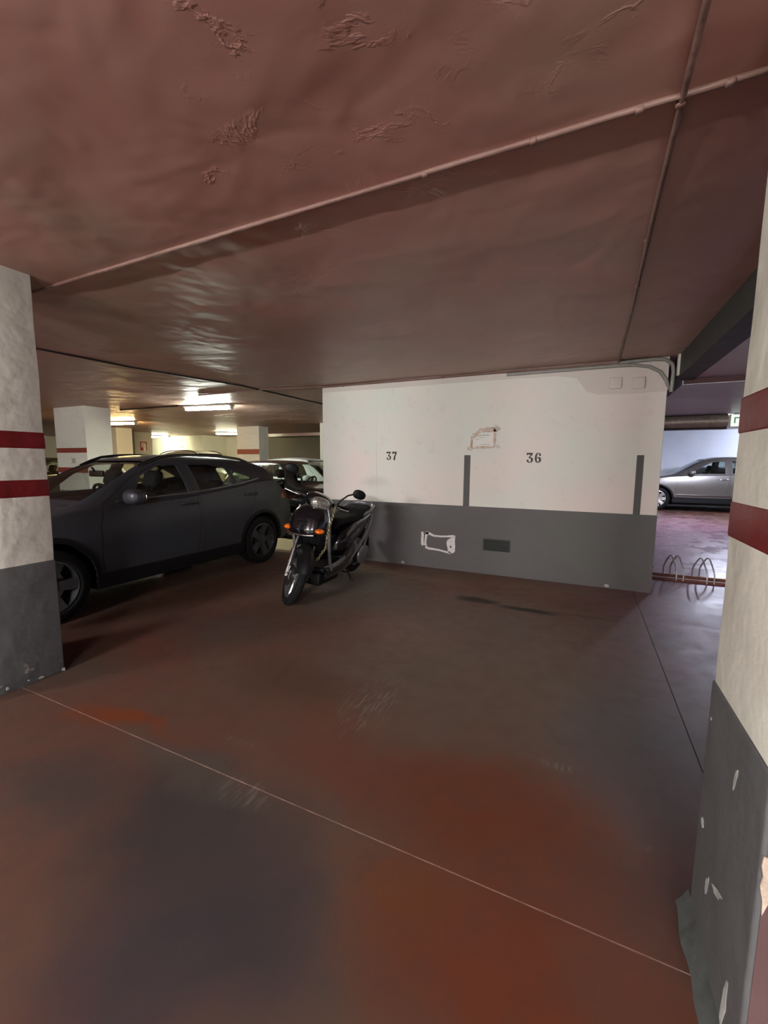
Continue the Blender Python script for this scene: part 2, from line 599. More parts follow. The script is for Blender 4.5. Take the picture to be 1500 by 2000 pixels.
floor = bpy.data.objects.new('floor', None)
COL.objects.link(floor)
floor['kind'] = 'structure'
g = .0028
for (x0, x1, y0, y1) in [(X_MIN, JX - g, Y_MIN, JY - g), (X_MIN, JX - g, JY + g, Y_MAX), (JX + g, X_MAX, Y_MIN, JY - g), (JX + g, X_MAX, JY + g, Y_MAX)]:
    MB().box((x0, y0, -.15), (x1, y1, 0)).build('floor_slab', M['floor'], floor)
MB().box((X_MIN, JY - g, -.15), (X_MAX, JY + g, -.0012)).build('joint_filler', M['joint_pale'], floor)
MB().box((JX - g, JY + g, -.15), (JX + g, Y_MAX, -.002)).build('joint_filler', M['joint_dark'], floor)
MB().box((JX - g, Y_MIN, -.15), (JX + g, JY - g, -.002)).build('joint_filler', M['joint_dark'], floor)
MB().box((-5.2, 5.42, -.02), (-3.62, 6.34, .004)).build('painted_strip', M['floor_glare'], floor)  # lamp reflection on the floor, painted as a cream strip

# ceiling: a fine grid so that the hand-trowelled slab waves really catch the lamps
def ceiling_grid(x0, x1, y0, y1, z, st, amp):
    mb = MB()
    nx, ny = max(2, int((x1 - x0) / st)), max(2, int((y1 - y0) / st))
    vs, fs = [], []
    for i in range(nx + 1):
        for j in range(ny + 1):
            x, y = x0 + (x1 - x0) * i / nx, y0 + (y1 - y0) * j / ny
            n1 = mnoise.noise(Vector((x * 1.1, y * 1.5, 3.1)))
            n2 = mnoise.noise(Vector((x * 3.7, y * 4.4, 7.7)))
            edge = min(1, min(x - x0, x1 - x, y - y0, y1 - y) / .3)
            vs.append((x, y, z + edge * amp * (n1 + .35 * n2)))
    for i in range(nx):
        for j in range(ny):
            a = i * (ny + 1) + j
            fs.append((a, a + 1, a + ny + 2, a + ny + 1))
    n = len(vs)
    vs += [(x0, y0, z + .2), (x0, y1, z + .2), (x1, y1, z + .2), (x1, y0, z + .2)]
    fs.append((n, n + 3, n + 2, n + 1))
    mb.add(vs, fs)
    return mb


ceiling = ceiling_grid(-6.2, .84, -2.5, YW + .3, CZ, .05, .006).build('ceiling', M['ceiling'], None, 60)
ceiling['kind'] = 'structure'
ceiling_grid(-14.0, -6.2, -2.5, YW + .3, CZ, .08, .011).build('ceiling_slab', M['ceiling'], ceiling, 60)
ceiling_grid(-14.0, -3.6, YW + .3, 13.2, CZ, .08, .011).build('ceiling_slab', M['ceiling'], ceiling, 60)
for (x0, x1, y0, y1) in [(X_MIN, -14.0, -2.5, Y_MAX), (-14.0, -3.6, 13.2, Y_MAX), (-3.6, .84, YW + .3, Y_MAX), (X_MIN, .84, Y_MIN, -2.5)]:
    MB().box((x0, y0, CZ), (x1, y1, CZ + .2)).build('ceiling_slab', M['ceiling'], ceiling)
# lower soffits to the right of the near bay
ceil_low = bpy.data.objects.new('ceiling_passage', None)
COL.objects.link(ceil_low)
ceil_low['kind'] = 'structure'
MB().box((.84, Y_MIN, 2.33), (1.02, 5.6, 2.75)).build('ceiling_beam', M['beam_grey'], ceil_low)
MB().box((1.02, Y_MIN, 2.335), (X_MAX, 5.6, 2.75)).build('ceiling_slab', M['soffit'], ceil_low)
MB().box((.92, 5.6, 2.285), (X_MAX, 9.0, 2.75)).build('ceiling_slab', M['soffit_far'], ceil_low)
MB().box((.93, 5.585, 2.29), (X_MAX, 5.598, 2.333)).build('ceiling_trim', M['red_trim'], ceil_low)
MB().box((.84, 9.0, 2.62), (X_MAX, Y_MAX, 2.8)).build('ceiling_slab', M['soffit'], ceil_low)
MB().box((.82, 5.3, 2.34), (.838, 5.36, 2.55)).build('ceiling_trim', M['wall'], ceil_low)

wall_back = bpy.data.objects.new('wall_back', None)
COL.objects.link(wall_back)
wall_back['kind'] = 'structure'
WL, WR = -3.562, .757
MB().box((WL, YW, 0), (WR, 8.9, CZ)).build('wall_block', M['wall'], wall_back, bevel=.006)
MB().box((WL - .001, YW - .0025, 0), (WR + .002, YW + .02, .874)).build('grey_dado', M['dado'], wall_back)
MB().box((WR - .01, YW - .0024, 0), (WR + .0025, 8.9, .874)).build('grey_dado', M['dado'], wall_back)
MB().box((WL, YW - .0035, .874), (-2.661, YW + .01, CZ)).build('plaster_panel', M['wall'], wall_back, bevel=.002)
MB().prism([(WL, CZ), (WL, 2.455), (-2.3, 2.45), (-1.2, 2.452), (-.35, 2.44), (-.12, 2.40), (-.02, 2.25), (.10, 2.205), (.4, 2.195), (WR, 2.20), (WR, CZ)], YW - .005, YW + .01, 'y').build('wall_top_band', M['wall_band'], wall_back, bevel=.002)  # slightly darker, slightly raised band along the wall top
for (xa, xb, zt) in [(-1.398, -1.317, 1.532), (.527, .595, 1.528)]:
    MB().box((xa, YW - .003, .87), (xb, YW + .01, zt)).build('painted_stripe', M['stripe'], wall_back)

MB().box((X_MIN - .2, Y_MIN, 0), (X_MIN, Y_MAX, 2.75)).build('wall_left', M['wall_far'])['kind'] = 'structure'
MB().box((X_MAX, Y_MIN, 0), (X_MAX + .2, Y_MAX, 2.8)).build('wall_right', M['wall_cool'])['kind'] = 'structure'
MB().box((X_MIN, Y_MIN - .2, 0), (X_MAX, Y_MIN, 2.8)).build('wall_front', M['wall_far'])['kind'] = 'structure'
MB().box((X_MIN, 13.05, 0), (-15.15, 13.25, CZ)).build('wall_far_left', M['wall_far'])['kind'] = 'structure'
MB().box((-15.15, 12.95, 0), (-14.55, 14.4, CZ)).build('trim_1', M['wall_far'])['kind'] = 'structure'
MB().box((-14.55, 14.2, 0), (-12.2, 14.4, CZ)).build('wall_far_middle', M['wall_far'])['kind'] = 'structure'
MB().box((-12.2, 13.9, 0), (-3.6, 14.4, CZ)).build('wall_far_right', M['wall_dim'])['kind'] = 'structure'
MB().box((-11.4, 13.3, 2.44), (-3.6, 13.6, CZ)).build('trim_2', M['soffit'])['kind'] = 'structure'
MB().box((.2, Y_MAX - .2, 0), (X_MAX, Y_MAX, 2.8)).build('wall_far_passage', M['wall_cool'])['kind'] = 'structure'
MB().box((-3.6, 8.9, 0), (.2, Y_MAX, CZ)).build('wall_core', M['wall'])['kind'] = 'structure'

# ------------------------------------------------------------------ pillars
def pillar(label, x0, x1, y0, y1, bands, dado, near=True):
    t = thing('pillar', label, 'pillar', ((x0 + x1) / 2, (y0 + y1) / 2, 0))
    cx, cy = t.location.x, t.location.y
    mb = MB()
    hx, hy = (x1 - x0) / 2, (y1 - y0) / 2
    if near:                                   # hand plastered: slightly wavy arrises
        secs = []
        nz = 40
        rr = .007
        for k in range(nz + 1):
            z = CZ * k / nz
            s = []
            for q, (sx, sy) in enumerate([(1, 1), (-1, 1), (-1, -1), (1, -1)]):
                w = .004 * mnoise.noise(Vector((q * 7.3 + cx, z * 3.1, 1.7)))
                for a in (0, 45, 90):
                    an = math.radians(90 * q + a)
                    s.append((sx * (hx - rr + w) + rr * math.cos(an), sy * (hy - rr + w) + rr * math.sin(an), z))
            secs.append(s)
        mb.loft(secs)
    else:
        mb.box((-hx, -hy, 0), (hx, hy, CZ))
    mb.build('shaft', M['pillar'], t, 40 if near else None)
    e = .0045 if near else .003
    for (a, b) in bands:
        if near:
            MB().rbox((-hx - e, -hy - e, a), (hx + e, hy + e, b), .008).build('red_band', M['red_band'], t, 40)
        else:
            MB().box((-hx - e, -hy - e, a), (hx + e * (cx < -12), -hy, b)).build('red_band', M['red_far'], t)
    if dado:
        MB().rbox((-hx - e, -hy - e, 0), (hx + e, hy + e, dado), .008).build('grey_base', M['dado_pillar'], t, 40)
    return t


pl = pillar('white pillar with two red bands and grey base at left picture edge', -3.72, -3.128, 1.06, 1.533, [(1.497, 1.60), (1.194, 1.305)], .775)
pr = pillar('white pillar with two red bands and maroon lower face at right picture edge', .386, .95, 1.06, 1.487, [(1.506, 1.607), (1.22, 1.323)], .79)
cx, cy = pr.location.x, pr.location.y
MB().box((.392 - cx, 1.0535 - cy, 0), (.94 - cx, 1.06 - cy, .70)).build('maroon_lower_face', M['maroon'], pr)  # maroon tone over the lower front face
def blob(y, z, ry, rz, seed, n=14, tilt=0.0):
    rnd = random.Random(seed)
    out = []
    for k in range(n):
        a = 2 * PI * k / n
        q = .65 + .5 * rnd.random()
        py, pz = ry * q * math.cos(a), rz * q * math.sin(a)
        out.append((y + py * math.cos(tilt) - pz * math.sin(tilt), z + py * math.sin(tilt) + pz * math.cos(tilt)))
    return out
for i, (y, z, ry, rz, tl) in enumerate([(1.23, .655, .006, .035, .25), (1.27, .30, .045, .012, -.5), (1.35, .24, .009, .035, .2), (1.15, .12, .014, .075, .1), (1.46, .68, .005, .006, 0), (1.44, .36, .012, .014, 0)]):
    MB().prism([(p - cy, q) for p, q in blob(y, z, ry, rz, i, tilt=tl)], .3795 - cx, .384 - cx).build('paint_scrape', M['scrape'], pr)
MB().prism([(p - cx, q) for p, q in blob(.402, .565, .02, .085, 31, 22)], 1.050 - cy, 1.0545 - cy, 'y').build('plaster_chip', M['chip'], pr)
MB().prism([(p - cx, q) for p, q in blob(.402, .675, .008, .012, 33)], 1.050 - cy, 1.0545 - cy, 'y').build('plaster_chip', M['sign_white'], pr)
# mortar fillet at its foot
secs = []
for k in range(19):
    y = 1.0 + .52 * k / 18
    w = .034 + .012 * mnoise.noise(Vector((y * 9, 2.2, 0)))
    h = .055 + .03 * mnoise.noise(Vector((y * 7, 5.2, 0)))
    secs.append([(.383 - cx, y - cy, 0), (.383 - w - cx, y - cy, 0), (.383 - w * .55 - cx, y - cy, h * .35), (.383 - cx, y - cy, h)])
MB().loft(secs).build('mortar_fillet', M['cement'], pr, 50)
cxl, cyl = pl.location.x, pl.location.y
for i, (y, z, ry, rz) in enumerate([(1.528, .012, .012, .012), (1.40, .018, .016, .007), (1.22, .03, .008, .010), (1.33, .03, .006, .004)]):
    MB().prism([(p - cyl, q) for p, q in blob(y, max(z, rz * 1.2), ry, rz, 50 + i)], -3.1245 - cxl, -3.120 - cxl).build('plaster_chip', M['scrape'], pl)

pillar('broad white pillar with stencilled number behind the dark grey car', -10.35, -9.27, 5.29, 5.82, [(1.60, 1.70), (1.18, 1.29)], .8, False)
pillar('cream pillar with red band standing beside the far right tube lamp', -10.12, -9.21, 10.35, 10.78, [(1.68, 1.84), (1.16, 1.31)], .8, False)
pillar('amber lit pillar just right of the broad white pillar', -14.9, -14.1, 9.0, 9.55, [(1.48, 1.6), (1.2, 1.3)], .8, False)
sp = pillar('slim pillar carrying the red fire sign', -16.1, -15.43, 10.53, 11.25, [], .8, False)
pillar('pale sliver of pillar showing at the left end of the numbered wall', -6.84, -6.3, 10.2, 10.7, [], .8, False)

# ------------------------------------------------------------------ vehicles
def interp(cv, t):
    """monotone cubic through (t, value) points"""
    xs = np.array([p[0] for p in cv], float)
    ys = np.array([p[1] for p in cv], float)
    if len(xs) == 2:
        return float(np.interp(t, xs, ys))
    h = np.diff(xs)
    d = np.diff(ys) / h
    m = np.zeros(len(xs))
    m[0], m[-1] = d[0], d[-1]
    for i in range(1, len(xs) - 1):
        if d[i - 1] * d[i] > 0:
            w1, w2 = 2 * h[i] + h[i - 1], h[i] + 2 * h[i - 1]
            m[i] = (w1 + w2) / (w1 / d[i - 1] + w2 / d[i])
    t = min(max(t, xs[0]), xs[-1])
    i = min(int(np.searchsorted(xs, t, side='right') - 1), len(xs) - 2)
    s = (t - xs[i]) / h[i]
    return float((1 + 2 * s) * (1 - s) ** 2 * ys[i] + s * (1 - s) ** 2 * h[i] * m[i] + s * s * (3 - 2 * s) * ys[i + 1] + s * s * (s - 1) * h[i] * m[i + 1])


def poly_offset(poly, d):
    """offset a polygon outward by d"""
    n = len(poly)
    A = sum(poly[i][0] * poly[(i + 1) % n][1] - poly[(i + 1) % n][0] * poly[i][1] for i in range(n))
    sg = 1 if A > 0 else -1
    out = []
    for i in range(n):
        p0, p1, p2 = Vector(poly[i - 1]), Vector(poly[i]), Vector(poly[(i + 1) % n])
        e1, e2 = (p1 - p0).normalized(), (p2 - p1).normalized()
        n1, n2 = Vector((e1.y, -e1.x)) * sg, Vector((e2.y, -e2.x)) * sg
        b = (n1 + n2)
        b = b / max(.35, b.length_squared / 2) if b.length > 1e-6 else n1
        out.append(tuple(p1 + b * d))
    return out


def boolean(me, ops):
    """ops: list of (operation, MB cutter); returns a new mesh"""
    ob = bpy.data.objects.new('temporary_solid', me)
    COL.objects.link(ob)
    cut = []
    for op, mb in ops:
        cm = mb.mesh('temporary_cutter')
        co = bpy.data.objects.new('temporary_cutter', cm)
        COL.objects.link(co)
        md = ob.modifiers.new('b', 'BOOLEAN')
        md.operation = op
        md.solver = 'EXACT'
        md.object = co
        cut.append((co, cm))
    dg = bpy.context.evaluated_depsgraph_get()
    dg.update()
    res = bpy.data.meshes.new_from_object(ob.evaluated_get(dg))
    bpy.data.objects.remove(ob)
    for co, cm in cut:
        bpy.data.objects.remove(co)
        bpy.data.meshes.remove(cm)
    return res


class Car:
    def __init__(s, sp):
        s.sp = sp
        L = sp['L']
        ts = np.concatenate([np.linspace(0, .16, 6), np.linspace(.2, L - .2, sp.get('n', 44)), np.linspace(L - .16, L, 6)])
        s.ts = ts
        s.secs = [s.section(t) for t in ts]

    def section(s, t):
        sp = s.sp
        w = interp(sp['plan'], t)
        zt, zb, z0 = interp(sp['top'], t), interp(sp['belt'], t), interp(sp['sill'], t)
        zb = min(zb, zt - .012)
        h = zt - zb
        k = min(1, max(0, h / .42))
        k = k * k * (3 - 2 * k)
        wr = (w - .17) * (1 - k) + min(sp['roofw'], w - .17) * k
        kk = min(1, h / .30)
        pts = [(w * .90, z0), (w * .965, z0 + .02), (w * .985, z0 + .09)]
        zs = zb - z0
        pts += [(w * .992, z0 + zs * .30), (w - .004, z0 + zs * .45), (w, z0 + zs * .58), (w - .004, z0 + zs * .70), (w - .018 if zs > .3 else w * .99, z0 + zs * .82), (w - .034, z0 + zs * .91), (w - .052, zb - .018 * min(1, zs / .3)), (w - .078, zb)]
        xb = w - .086
        zc = zt - .085 * kk
        for q in (.03, .25, .5, .75, 1.0):
            bow = .022 * 4 * q * (1 - q) * k
            pts.append((xb + (wr - xb) * q + bow, zb + (zc - zb) * q))
        pts += [(wr - .028, zt - .048 * kk), (wr - .075, zt - .022 * kk), (wr - .16, zt - .006 * kk), (wr * .5, zt + .006), (0, zt + .012)]
        return pts

    def surf_x(s, t, z):
        p = s.section(t)
        zz = [q[1] for q in p[:16]]
        xx = [q[0] for q in p[:16]]
        return float(np.interp(z, zz, xx))

    def shell(s, off=0.0, thick=.018):
        n, m = len(s.ts), 2 * len(s.secs[0]) - 1
        vs = []
        for t, sec in zip(s.ts, s.secs):
            y = t
            full = [(x, y, z) for x, z in sec] + [(-x, y, z) for x, z in reversed(sec[:-1])]
            vs += full
        fs = []
        for i in range(n - 1):
            for j in range(m - 1):
                fs.append((i * m + j, i * m + j + 1, (i + 1) * m + j + 1, (i + 1) * m + j))
        fs.append(tuple(range(m - 1, -1, -1)))
        fs.append(tuple((n - 1) * m + j for j in range(m)))
        bm = bmesh.new()
        bv = [bm.verts.new(v) for v in vs]
        for f in fs:
            bm.faces.new([bv[i] for i in f])
        bmesh.ops.recalc_face_normals(bm, faces=bm.faces)
        bm.normal_update()
        top = max(bm.faces, key=lambda f: f.calc_center_median().z)
        if top.normal.z < 0:
            bmesh.ops.reverse_faces(bm, faces=bm.faces)
            bm.normal_update()
        if off:
            mv = [(v, v.co + v.normal * off) for v in bm.verts]
            for v, c in mv:
                v.co = c
            bm.normal_update()
        # solidify by hand: inner copy + rim, always manifold
        inner = [v.co - v.normal * thick for v in bm.verts]
        bm.verts.index_update()
        outer = [v.co.copy() for v in bm.verts]
        faces = [[v.index for v in f.verts] for f in bm.faces]
        edges = [(e.verts[0].index, e.verts[1].index, [l for l in e.link_loops]) for e in bm.edges if e.is_boundary]
        N = len(outer)
        f2 = [list(f) for f in faces] + [[i + N for i in reversed(f)] for f in faces]
        for a, b, lp in edges:
            l = lp[0]
            a, b = l.vert.index, l.link_loop_next.vert.index
            f2.append([b, a, a + N, b + N])
        bm.free()
        me = bpy.data.meshes.new('temporary_shell')
        me.from_pydata([tuple(v) for v in outer + inner], [], f2)
        me.update()
        return me


def wheel(parent, x, y, R, w, side, rim_mat, spokes=5, double=False):
    """tyre with rim and hub as its sub-parts; side=+1: outer face towards +x"""
    tw, rr = w / 2, R * .70
    M0 = Matrix.Translation((x, y, R)) @ Matrix.Diagonal((side, 1, 1, 1))
    ty = MB().lathe([(-tw * .8, rr), (-tw, rr + .02), (-tw, R - .035), (-tw * .8, R - .008), (-tw * .4, R), (tw * .4, R), (tw * .8, R - .008), (tw, R - .035), (tw, rr + .02), (tw * .8, rr)], 40, M0, closed=True).build('wheel', M['rubber'], parent, 40)
    rm = MB()
    rm.lathe([(tw * .86, rr + .003), (tw * .9, rr - .012), (tw * .4, rr - .03), (-tw * .8, rr - .03), (-tw * .8, rr), (tw * .5, rr - .004)], 40, M0, closed=True)
    for k in range(spokes):
        offs = (-.10, .10) if double else (0,)
        for o in offs:
            a = 2 * PI * k / spokes + o
            wd = .035 if double else .055
            a2 = a + (o * .8 if double else 0)
            p0 = Vector((tw * .62, math.cos(a) * rr * .16, math.sin(a) * rr * .16))
            p1 = Vector((tw * .86, math.cos(a2) * (rr - .01), math.sin(a2) * (rr - .01)))
            d = (p1 - p0)
            per = Vector((0, -math.sin(a), math.cos(a)))
            q0, q1 = per * wd * .62, per * wd
            b = Vector((-.03, 0, 0))
            rm.add([p0 - q0, p0 + q0, p1 + q1, p1 - q1, p0 - q0 + b, p0 + q0 + b, p1 + q1 + b, p1 - q1 + b], [(0, 1, 2, 3), (7, 6, 5, 4), (0, 4, 5, 1), (1, 5, 6, 2), (2, 6, 7, 3), (3, 7, 4, 0)], M0)
    rm.lathe([(tw * .3, .07), (tw * .72, .065), (tw * .76, .035), (tw * .76, .001)], 20, M0)
    rm.build('rim', rim_mat, ty, 35)
    MB().lathe([(-tw * .1, R * .46), (tw * .05, R * .46), (tw * .05, .05), (-tw * .1, .05)], 28, M0, closed=True).build('brake_disc', M['steel'], ty, 35)
    return ty


def seat(parent, x, y, z, sc=1.0):
    st = MB()
    st.rbox((x - .24, y - .26, z), (x + .24, y + .25, z + .16), .06)
    Mb = Matrix.Translation((x, y + .22, z + .1)) @ Matrix.Rotation(math.radians(-18), 4, 'X')
    st.rbox((-.23, -.06, 0), (.23, .08, .56 * sc), .055, Mb)
    o = st.build('seat', M['seat_cloth'], parent, 45)
    MB().rbox((-.13, -.04, .60 * sc), (.13, .06, .80 * sc), .045, Mb).tube([(.05, 0, .5 * sc), (.05, 0, .66 * sc)], .008, 6, M=Mb).tube([(-.05, 0, .5 * sc), (-.05, 0, .66 * sc)], .008, 6, M=Mb).build('headrest', M['seat_cloth'], o, 45)


def build_car(name, label, sp, loc, rz=0.0):
    c = Car(sp)
    t = thing(name, label, 'car', loc, rz)
    L, W, R = sp['L'], sp['W'], sp['R']
    wy = sp['wheels']
    paint = sp['paint']
    tm = c.ts
    base = c.shell()
    ymid = sp['ymid']
    big = 1.4
    doors = sp.get('doors', [])
    wins = sp.get('windows', [])
    ops = []
    for y in wy:
        n = 36
        ops.append(('DIFFERENCE', MB().prism([(y + (R + sp['archgap']) * math.cos(2 * PI * k / n), R + .01 + (R + sp['archgap']) * math.sin(2 * PI * k / n)) for k in range(n)], -big, big)))
    win_cut = [MB().prism(p, -big, big) for p in wins]
    # windscreen and rear window, cut seen from the front and back
    scr = []
    for key, ya, yb in (('screen', -.2, ymid), ('rear', ymid, L + .3)):
        if key in sp:
            z0, z1, x0, x1 = sp[key]
            pl_ = [(-x0, z0), (x0, z0), (x0 * .99, z0 + .03), (x1, z1 - .03), (x1 - .05, z1), (-x1 + .05, z1), (-x1, z1 - .03), (-x0 * .99, z0 + .03)]
            scr.append((key, pl_, ya, yb))
    body_ops = list(ops)
    for d in doors:
        body_ops.append(('DIFFERENCE', MB().prism(d, -big, big)))
    if 'hood' in sp:
        h0, h1, hw0, hw1 = sp['hood']
        hp = [(-hw0, h0), (hw0, h0), (hw1, h1), (-hw1, h1)]
        body_ops.append(('DIFFERENCE', MB().prism(hp, .62, 2.0, 'z')))
    body_ops += [('DIFFERENCE', q) for q in win_cut]
    body_ops += [('DIFFERENCE', MB().prism(p, a, b, 'y')) for _, p, a, b in scr]
    me = boolean(base.copy(), body_ops)
    link('body', me, paint, t, 32)
    if 'hood' in sp:
        hp2 = poly_offset(hp, -.004)
        link('hood', boolean(base.copy(), [('INTERSECT', MB().prism(hp2, .62, 2.0, 'z'))] + [('DIFFERENCE', MB().prism(p, a, b, 'y')) for k_, p, a, b in scr if k_ == 'screen']), paint, t, 32)
    for d in doors:
        dd = poly_offset(d, -.0045)
        for sx in ((1, -1) if not sp.get('oneside') else (sp['oneside'],)):
            me = boolean(base.copy(), [('INTERSECT', MB().prism(dd, .25 * sx, big * sx))] + ops + [('DIFFERENCE', q) for q in win_cut])
            o = link('door', me, paint, t, 32)
            hy, hz = max(p[0] for p in d) - .13, sp['handle_z']
            hz = hz + (.045 if d is not doors[0] else 0)
            hx = c.surf_x(hy, hz)
            hb = MB().tube([(sx * (hx - .01), hy - .11, hz), (sx * (hx + .028), hy - .09, hz), (sx * (hx + .032), hy, hz + .003), (sx * (hx + .028), hy + .09, hz), (sx * (hx - .01), hy + .11, hz)], .012, 8, flat=1.3)
            hb.build('door_handle', sp.get('handle_mat', paint), o, 50)
    # glass just inside the shell
    gl = c.shell(-.012, .004)
    for i, p in enumerate(wins):
        for sx in (1, -1):
            me = boolean(gl.copy(), [('INTERSECT', MB().prism(poly_offset(p, .014), .25 * sx, big * sx))])
            link('side_window', me, M['glass_dark'] if i >= sp.get('dark_from', 99) else M['glass'], t, 60)
    for key, p, a, b in scr:
        me = boolean(gl.copy(), [('INTERSECT', MB().prism(poly_offset(p, .016), a, b, 'y'))])
        link('windscreen' if key == 'screen' else 'rear_window', me, M['glass'] if key == 'screen' else M['glass_dark'], t, 60)
    # lamps follow the bodywork, a few millimetres proud
    lo = c.shell(.004, .012)
    for key, nm, mt in (('headlamp', 'headlamp', 'lens_clear'), ('taillamp', 'tail_lamp', 'lens_red')):
        if key in sp:
            for sx in (1, -1):
                link(nm, boolean(lo.copy(), [('INTERSECT', MB().prism(sp[key], .35 * sx, big * sx))]), M[mt], t, 40)
    for m_ in (base, gl, lo):
        bpy.data.meshes.remove(m_)
    # sill cladding, arches
    clad = sp.get('clad')
    if clad:
        for sx in (1, -1):
            s1 = []
            for k in range(17):
                y = wy[0] + R + sp['archgap'] + (wy[1] - wy[0] - 2 * (R + sp['archgap'])) * k / 16
                z0 = interp(sp['sill'], y)
                s1.append([(sx * (c.surf_x(y, z0 + .02) - .03), y, z0 - .03), (sx * (c.surf_x(y, z0 + .1) + .012), y, z0 - .02), (sx * (c.surf_x(y, z0 + clad) + .012), y, z0 + clad - .02), (sx * (c.surf_x(y, z0 + clad) - .01), y, z0 + clad)])
            MB().loft(s1).build('sill_cladding', M['black_plastic'], t, 40)
    if sp.get('sill_trim'):
        for sx in (1, -1):
            z = sp['sill_trim']
            p = [(sx * (c.surf_x(y, z) + .012), y, z) for y in np.linspace(wy[0] + R + .16, wy[1] - R - .16, 12)]
            MB().tube(p, .03, 8, flat=.5).build('sill_trim', M['chrome'], t, 50)
    for y in wy:
        for sx in (1, -1):
            ar = MB()
            rg = R + sp['archgap']
            s1 = []
            for k in range(25):
                a = -.15 * PI + 1.3 * PI * k / 24
                yy, zz = y + rg * math.cos(a), R + .01 + rg * math.sin(a)
                if zz < interp(sp['sill'], yy) - .03:
                    continue
                wd = sp.get('archw', .045)
                y2, z2 = y + (rg + wd) * math.cos(a), R + .01 + (rg + wd) * math.sin(a)
                xo, xi = c.surf_x(min(max(y2, 0), L), z2), c.surf_x(min(max(yy, 0), L), max(zz, .2))
                s1.append([(sx * (xi - .30), yy, zz), (sx * (xi + .012), yy, zz), (sx * (xi + .014), (yy + y2) / 2, (zz + z2) / 2), (sx * (xo + .003), y2, z2), (sx * (xo - .02), y2, z2)])
            ar.loft(s1).build('wheel_arch', M['black_plastic'] if clad else paint, t, 50)
    ub = MB().rbox((-W / 2 + .26, .25, .19), (W / 2 - .26, L - .25, .42), .05)
    ub.box((-W / 2 + .1, wy[0] + R + .08, .22), (W / 2 - .1, wy[1] - R - .08, .36))
    ub.build('underbody', M['underbody'], t, 40)
    for y in wy:
        for sx in (1, -1):
            wheel(t, sx * (W / 2 - .115), y, R, .215, sx, sp['rim'], sp.get('spokes', 5), sp.get('double', False))
    # interior
    sy, sz = sp['seats']
    for x in (-.37, .37):
        seat(t, x, sy, sz)
    if sp.get('bench', True):
      rs = MB().rbox((-.6, sy + .72, sz - .02), (.6, sy + 1.2, sz + .14), .05)
      Mb = Matrix.Translation((0, sy + 1.14, sz + .06)) @ Matrix.Rotation(math.radians(-20), 4, 'X')
      rs.rbox((-.6, -.06, 0), (.6, .08, .54), .05, Mb)
      for x in (-.38, .38):
        rs.rbox((x - .12, -.04, .52), (x + .12, .06, .70), .04, Mb)
      rs.build('rear_bench', M['seat_cloth'], t, 45)
    dz = sp['dash']
    cw = c.surf_x(dz[0], dz[1] - .05) - .1
    MB().rbox((-cw, dz[0] - .32, dz[1] - .28), (cw, dz[0] + .12, dz[1] - .03), .08).build('dashboard', M['dash'], t, 45)
    Mw = Matrix.Translation((.37, dz[0] + .28, dz[1] - .03)) @ Matrix.Rotation(math.radians(-62), 4, 'X')
    stw = MB().tube([(.185 * math.cos(2 * PI * k / 24), .185 * math.sin(2 * PI * k / 24), 0) for k in range(24)], .016, 8, True, Mw)
    stw.tube([(-.18, 0, 0), (.18, 0, 0)], .018, 8, M=Mw).tube([(0, 0, 0), (0, -.18, 0)], .018, 8, M=Mw).ell((0, 0, .01), (.06, .06, .03), Mw)
    stw.tube([(0, 0, 0), (0, .06, -.3)], .025, 8, M=Mw)
    stw.build('steering_wheel', M['black_plastic'], t, 50)
    if 'inner_mirror' in sp:
        y, z = sp['inner_mirror']
        MB().rbox((-.12, y - .02, z - .035), (.12, y + .02, z + .035), .015).tube([(0, y, z), (0, y - .05, z + .07)], .01, 6).build('inner_mirror', M['black_plastic'], t, 45)
    # door mirrors
    my, mz = sp['mirror']
    for sx in (1, -1):
        mx = c.surf_x(my, mz - .05)
        mm = MB().ell((sx * (mx + .15), my, mz), (.12, .075, .075), e=.75)
        mm.tube([(sx * (mx - .03), my + .02, mz - .06), (sx * (mx + .09), my + .01, mz - .045)], .028, 8)
        mo = mm.build('door_mirror', sp.get('mirror_mat', paint), t, 60)
        MB().ell((sx * (mx + .152), my + .066, mz), (.095, .012, .056), e=.75).build('mirror_glass', M['chrome'], mo, 60)
    if 'rails' in sp:
        r0, r1 = sp['rails']
        for sx in (1, -1):
            p = []
            for k in range(15):
                y = r0 + (r1 - r0) * k / 14
                up = .035 * min(1, 4 * min(k, 14 - k) / 14 * 1.8)
                z = interp(sp['top'], y)
                p.append((sx * (min(sp['roofw'], 9) - .055), y, z - .03 + up))
            MB().tube(p, .014, 8, flat=1.2).build('roof_rail', sp.get('rail_mat', M['black_gloss']), t, 50)
    if 'belt_strip' in sp:
        b = sp['belt_strip']
        for sx in (1, -1):
            MB().tube([(sx * (c.surf_x(y, interp(b, y)) + .004), y, interp(b, y)) for y in np.linspace(b[0][0], b[-1][0], 14)], .011, 6).build('window_trim', M['chrome_dull'], t, 50)
    if 'front_face' in sp:
        gz0, gz1 = sp['front_face']
        MB().rbox((-.42, -.025, gz0), (.42, .03, gz1), .02).build('grille', M['black_gloss'], t, 45)
    return t


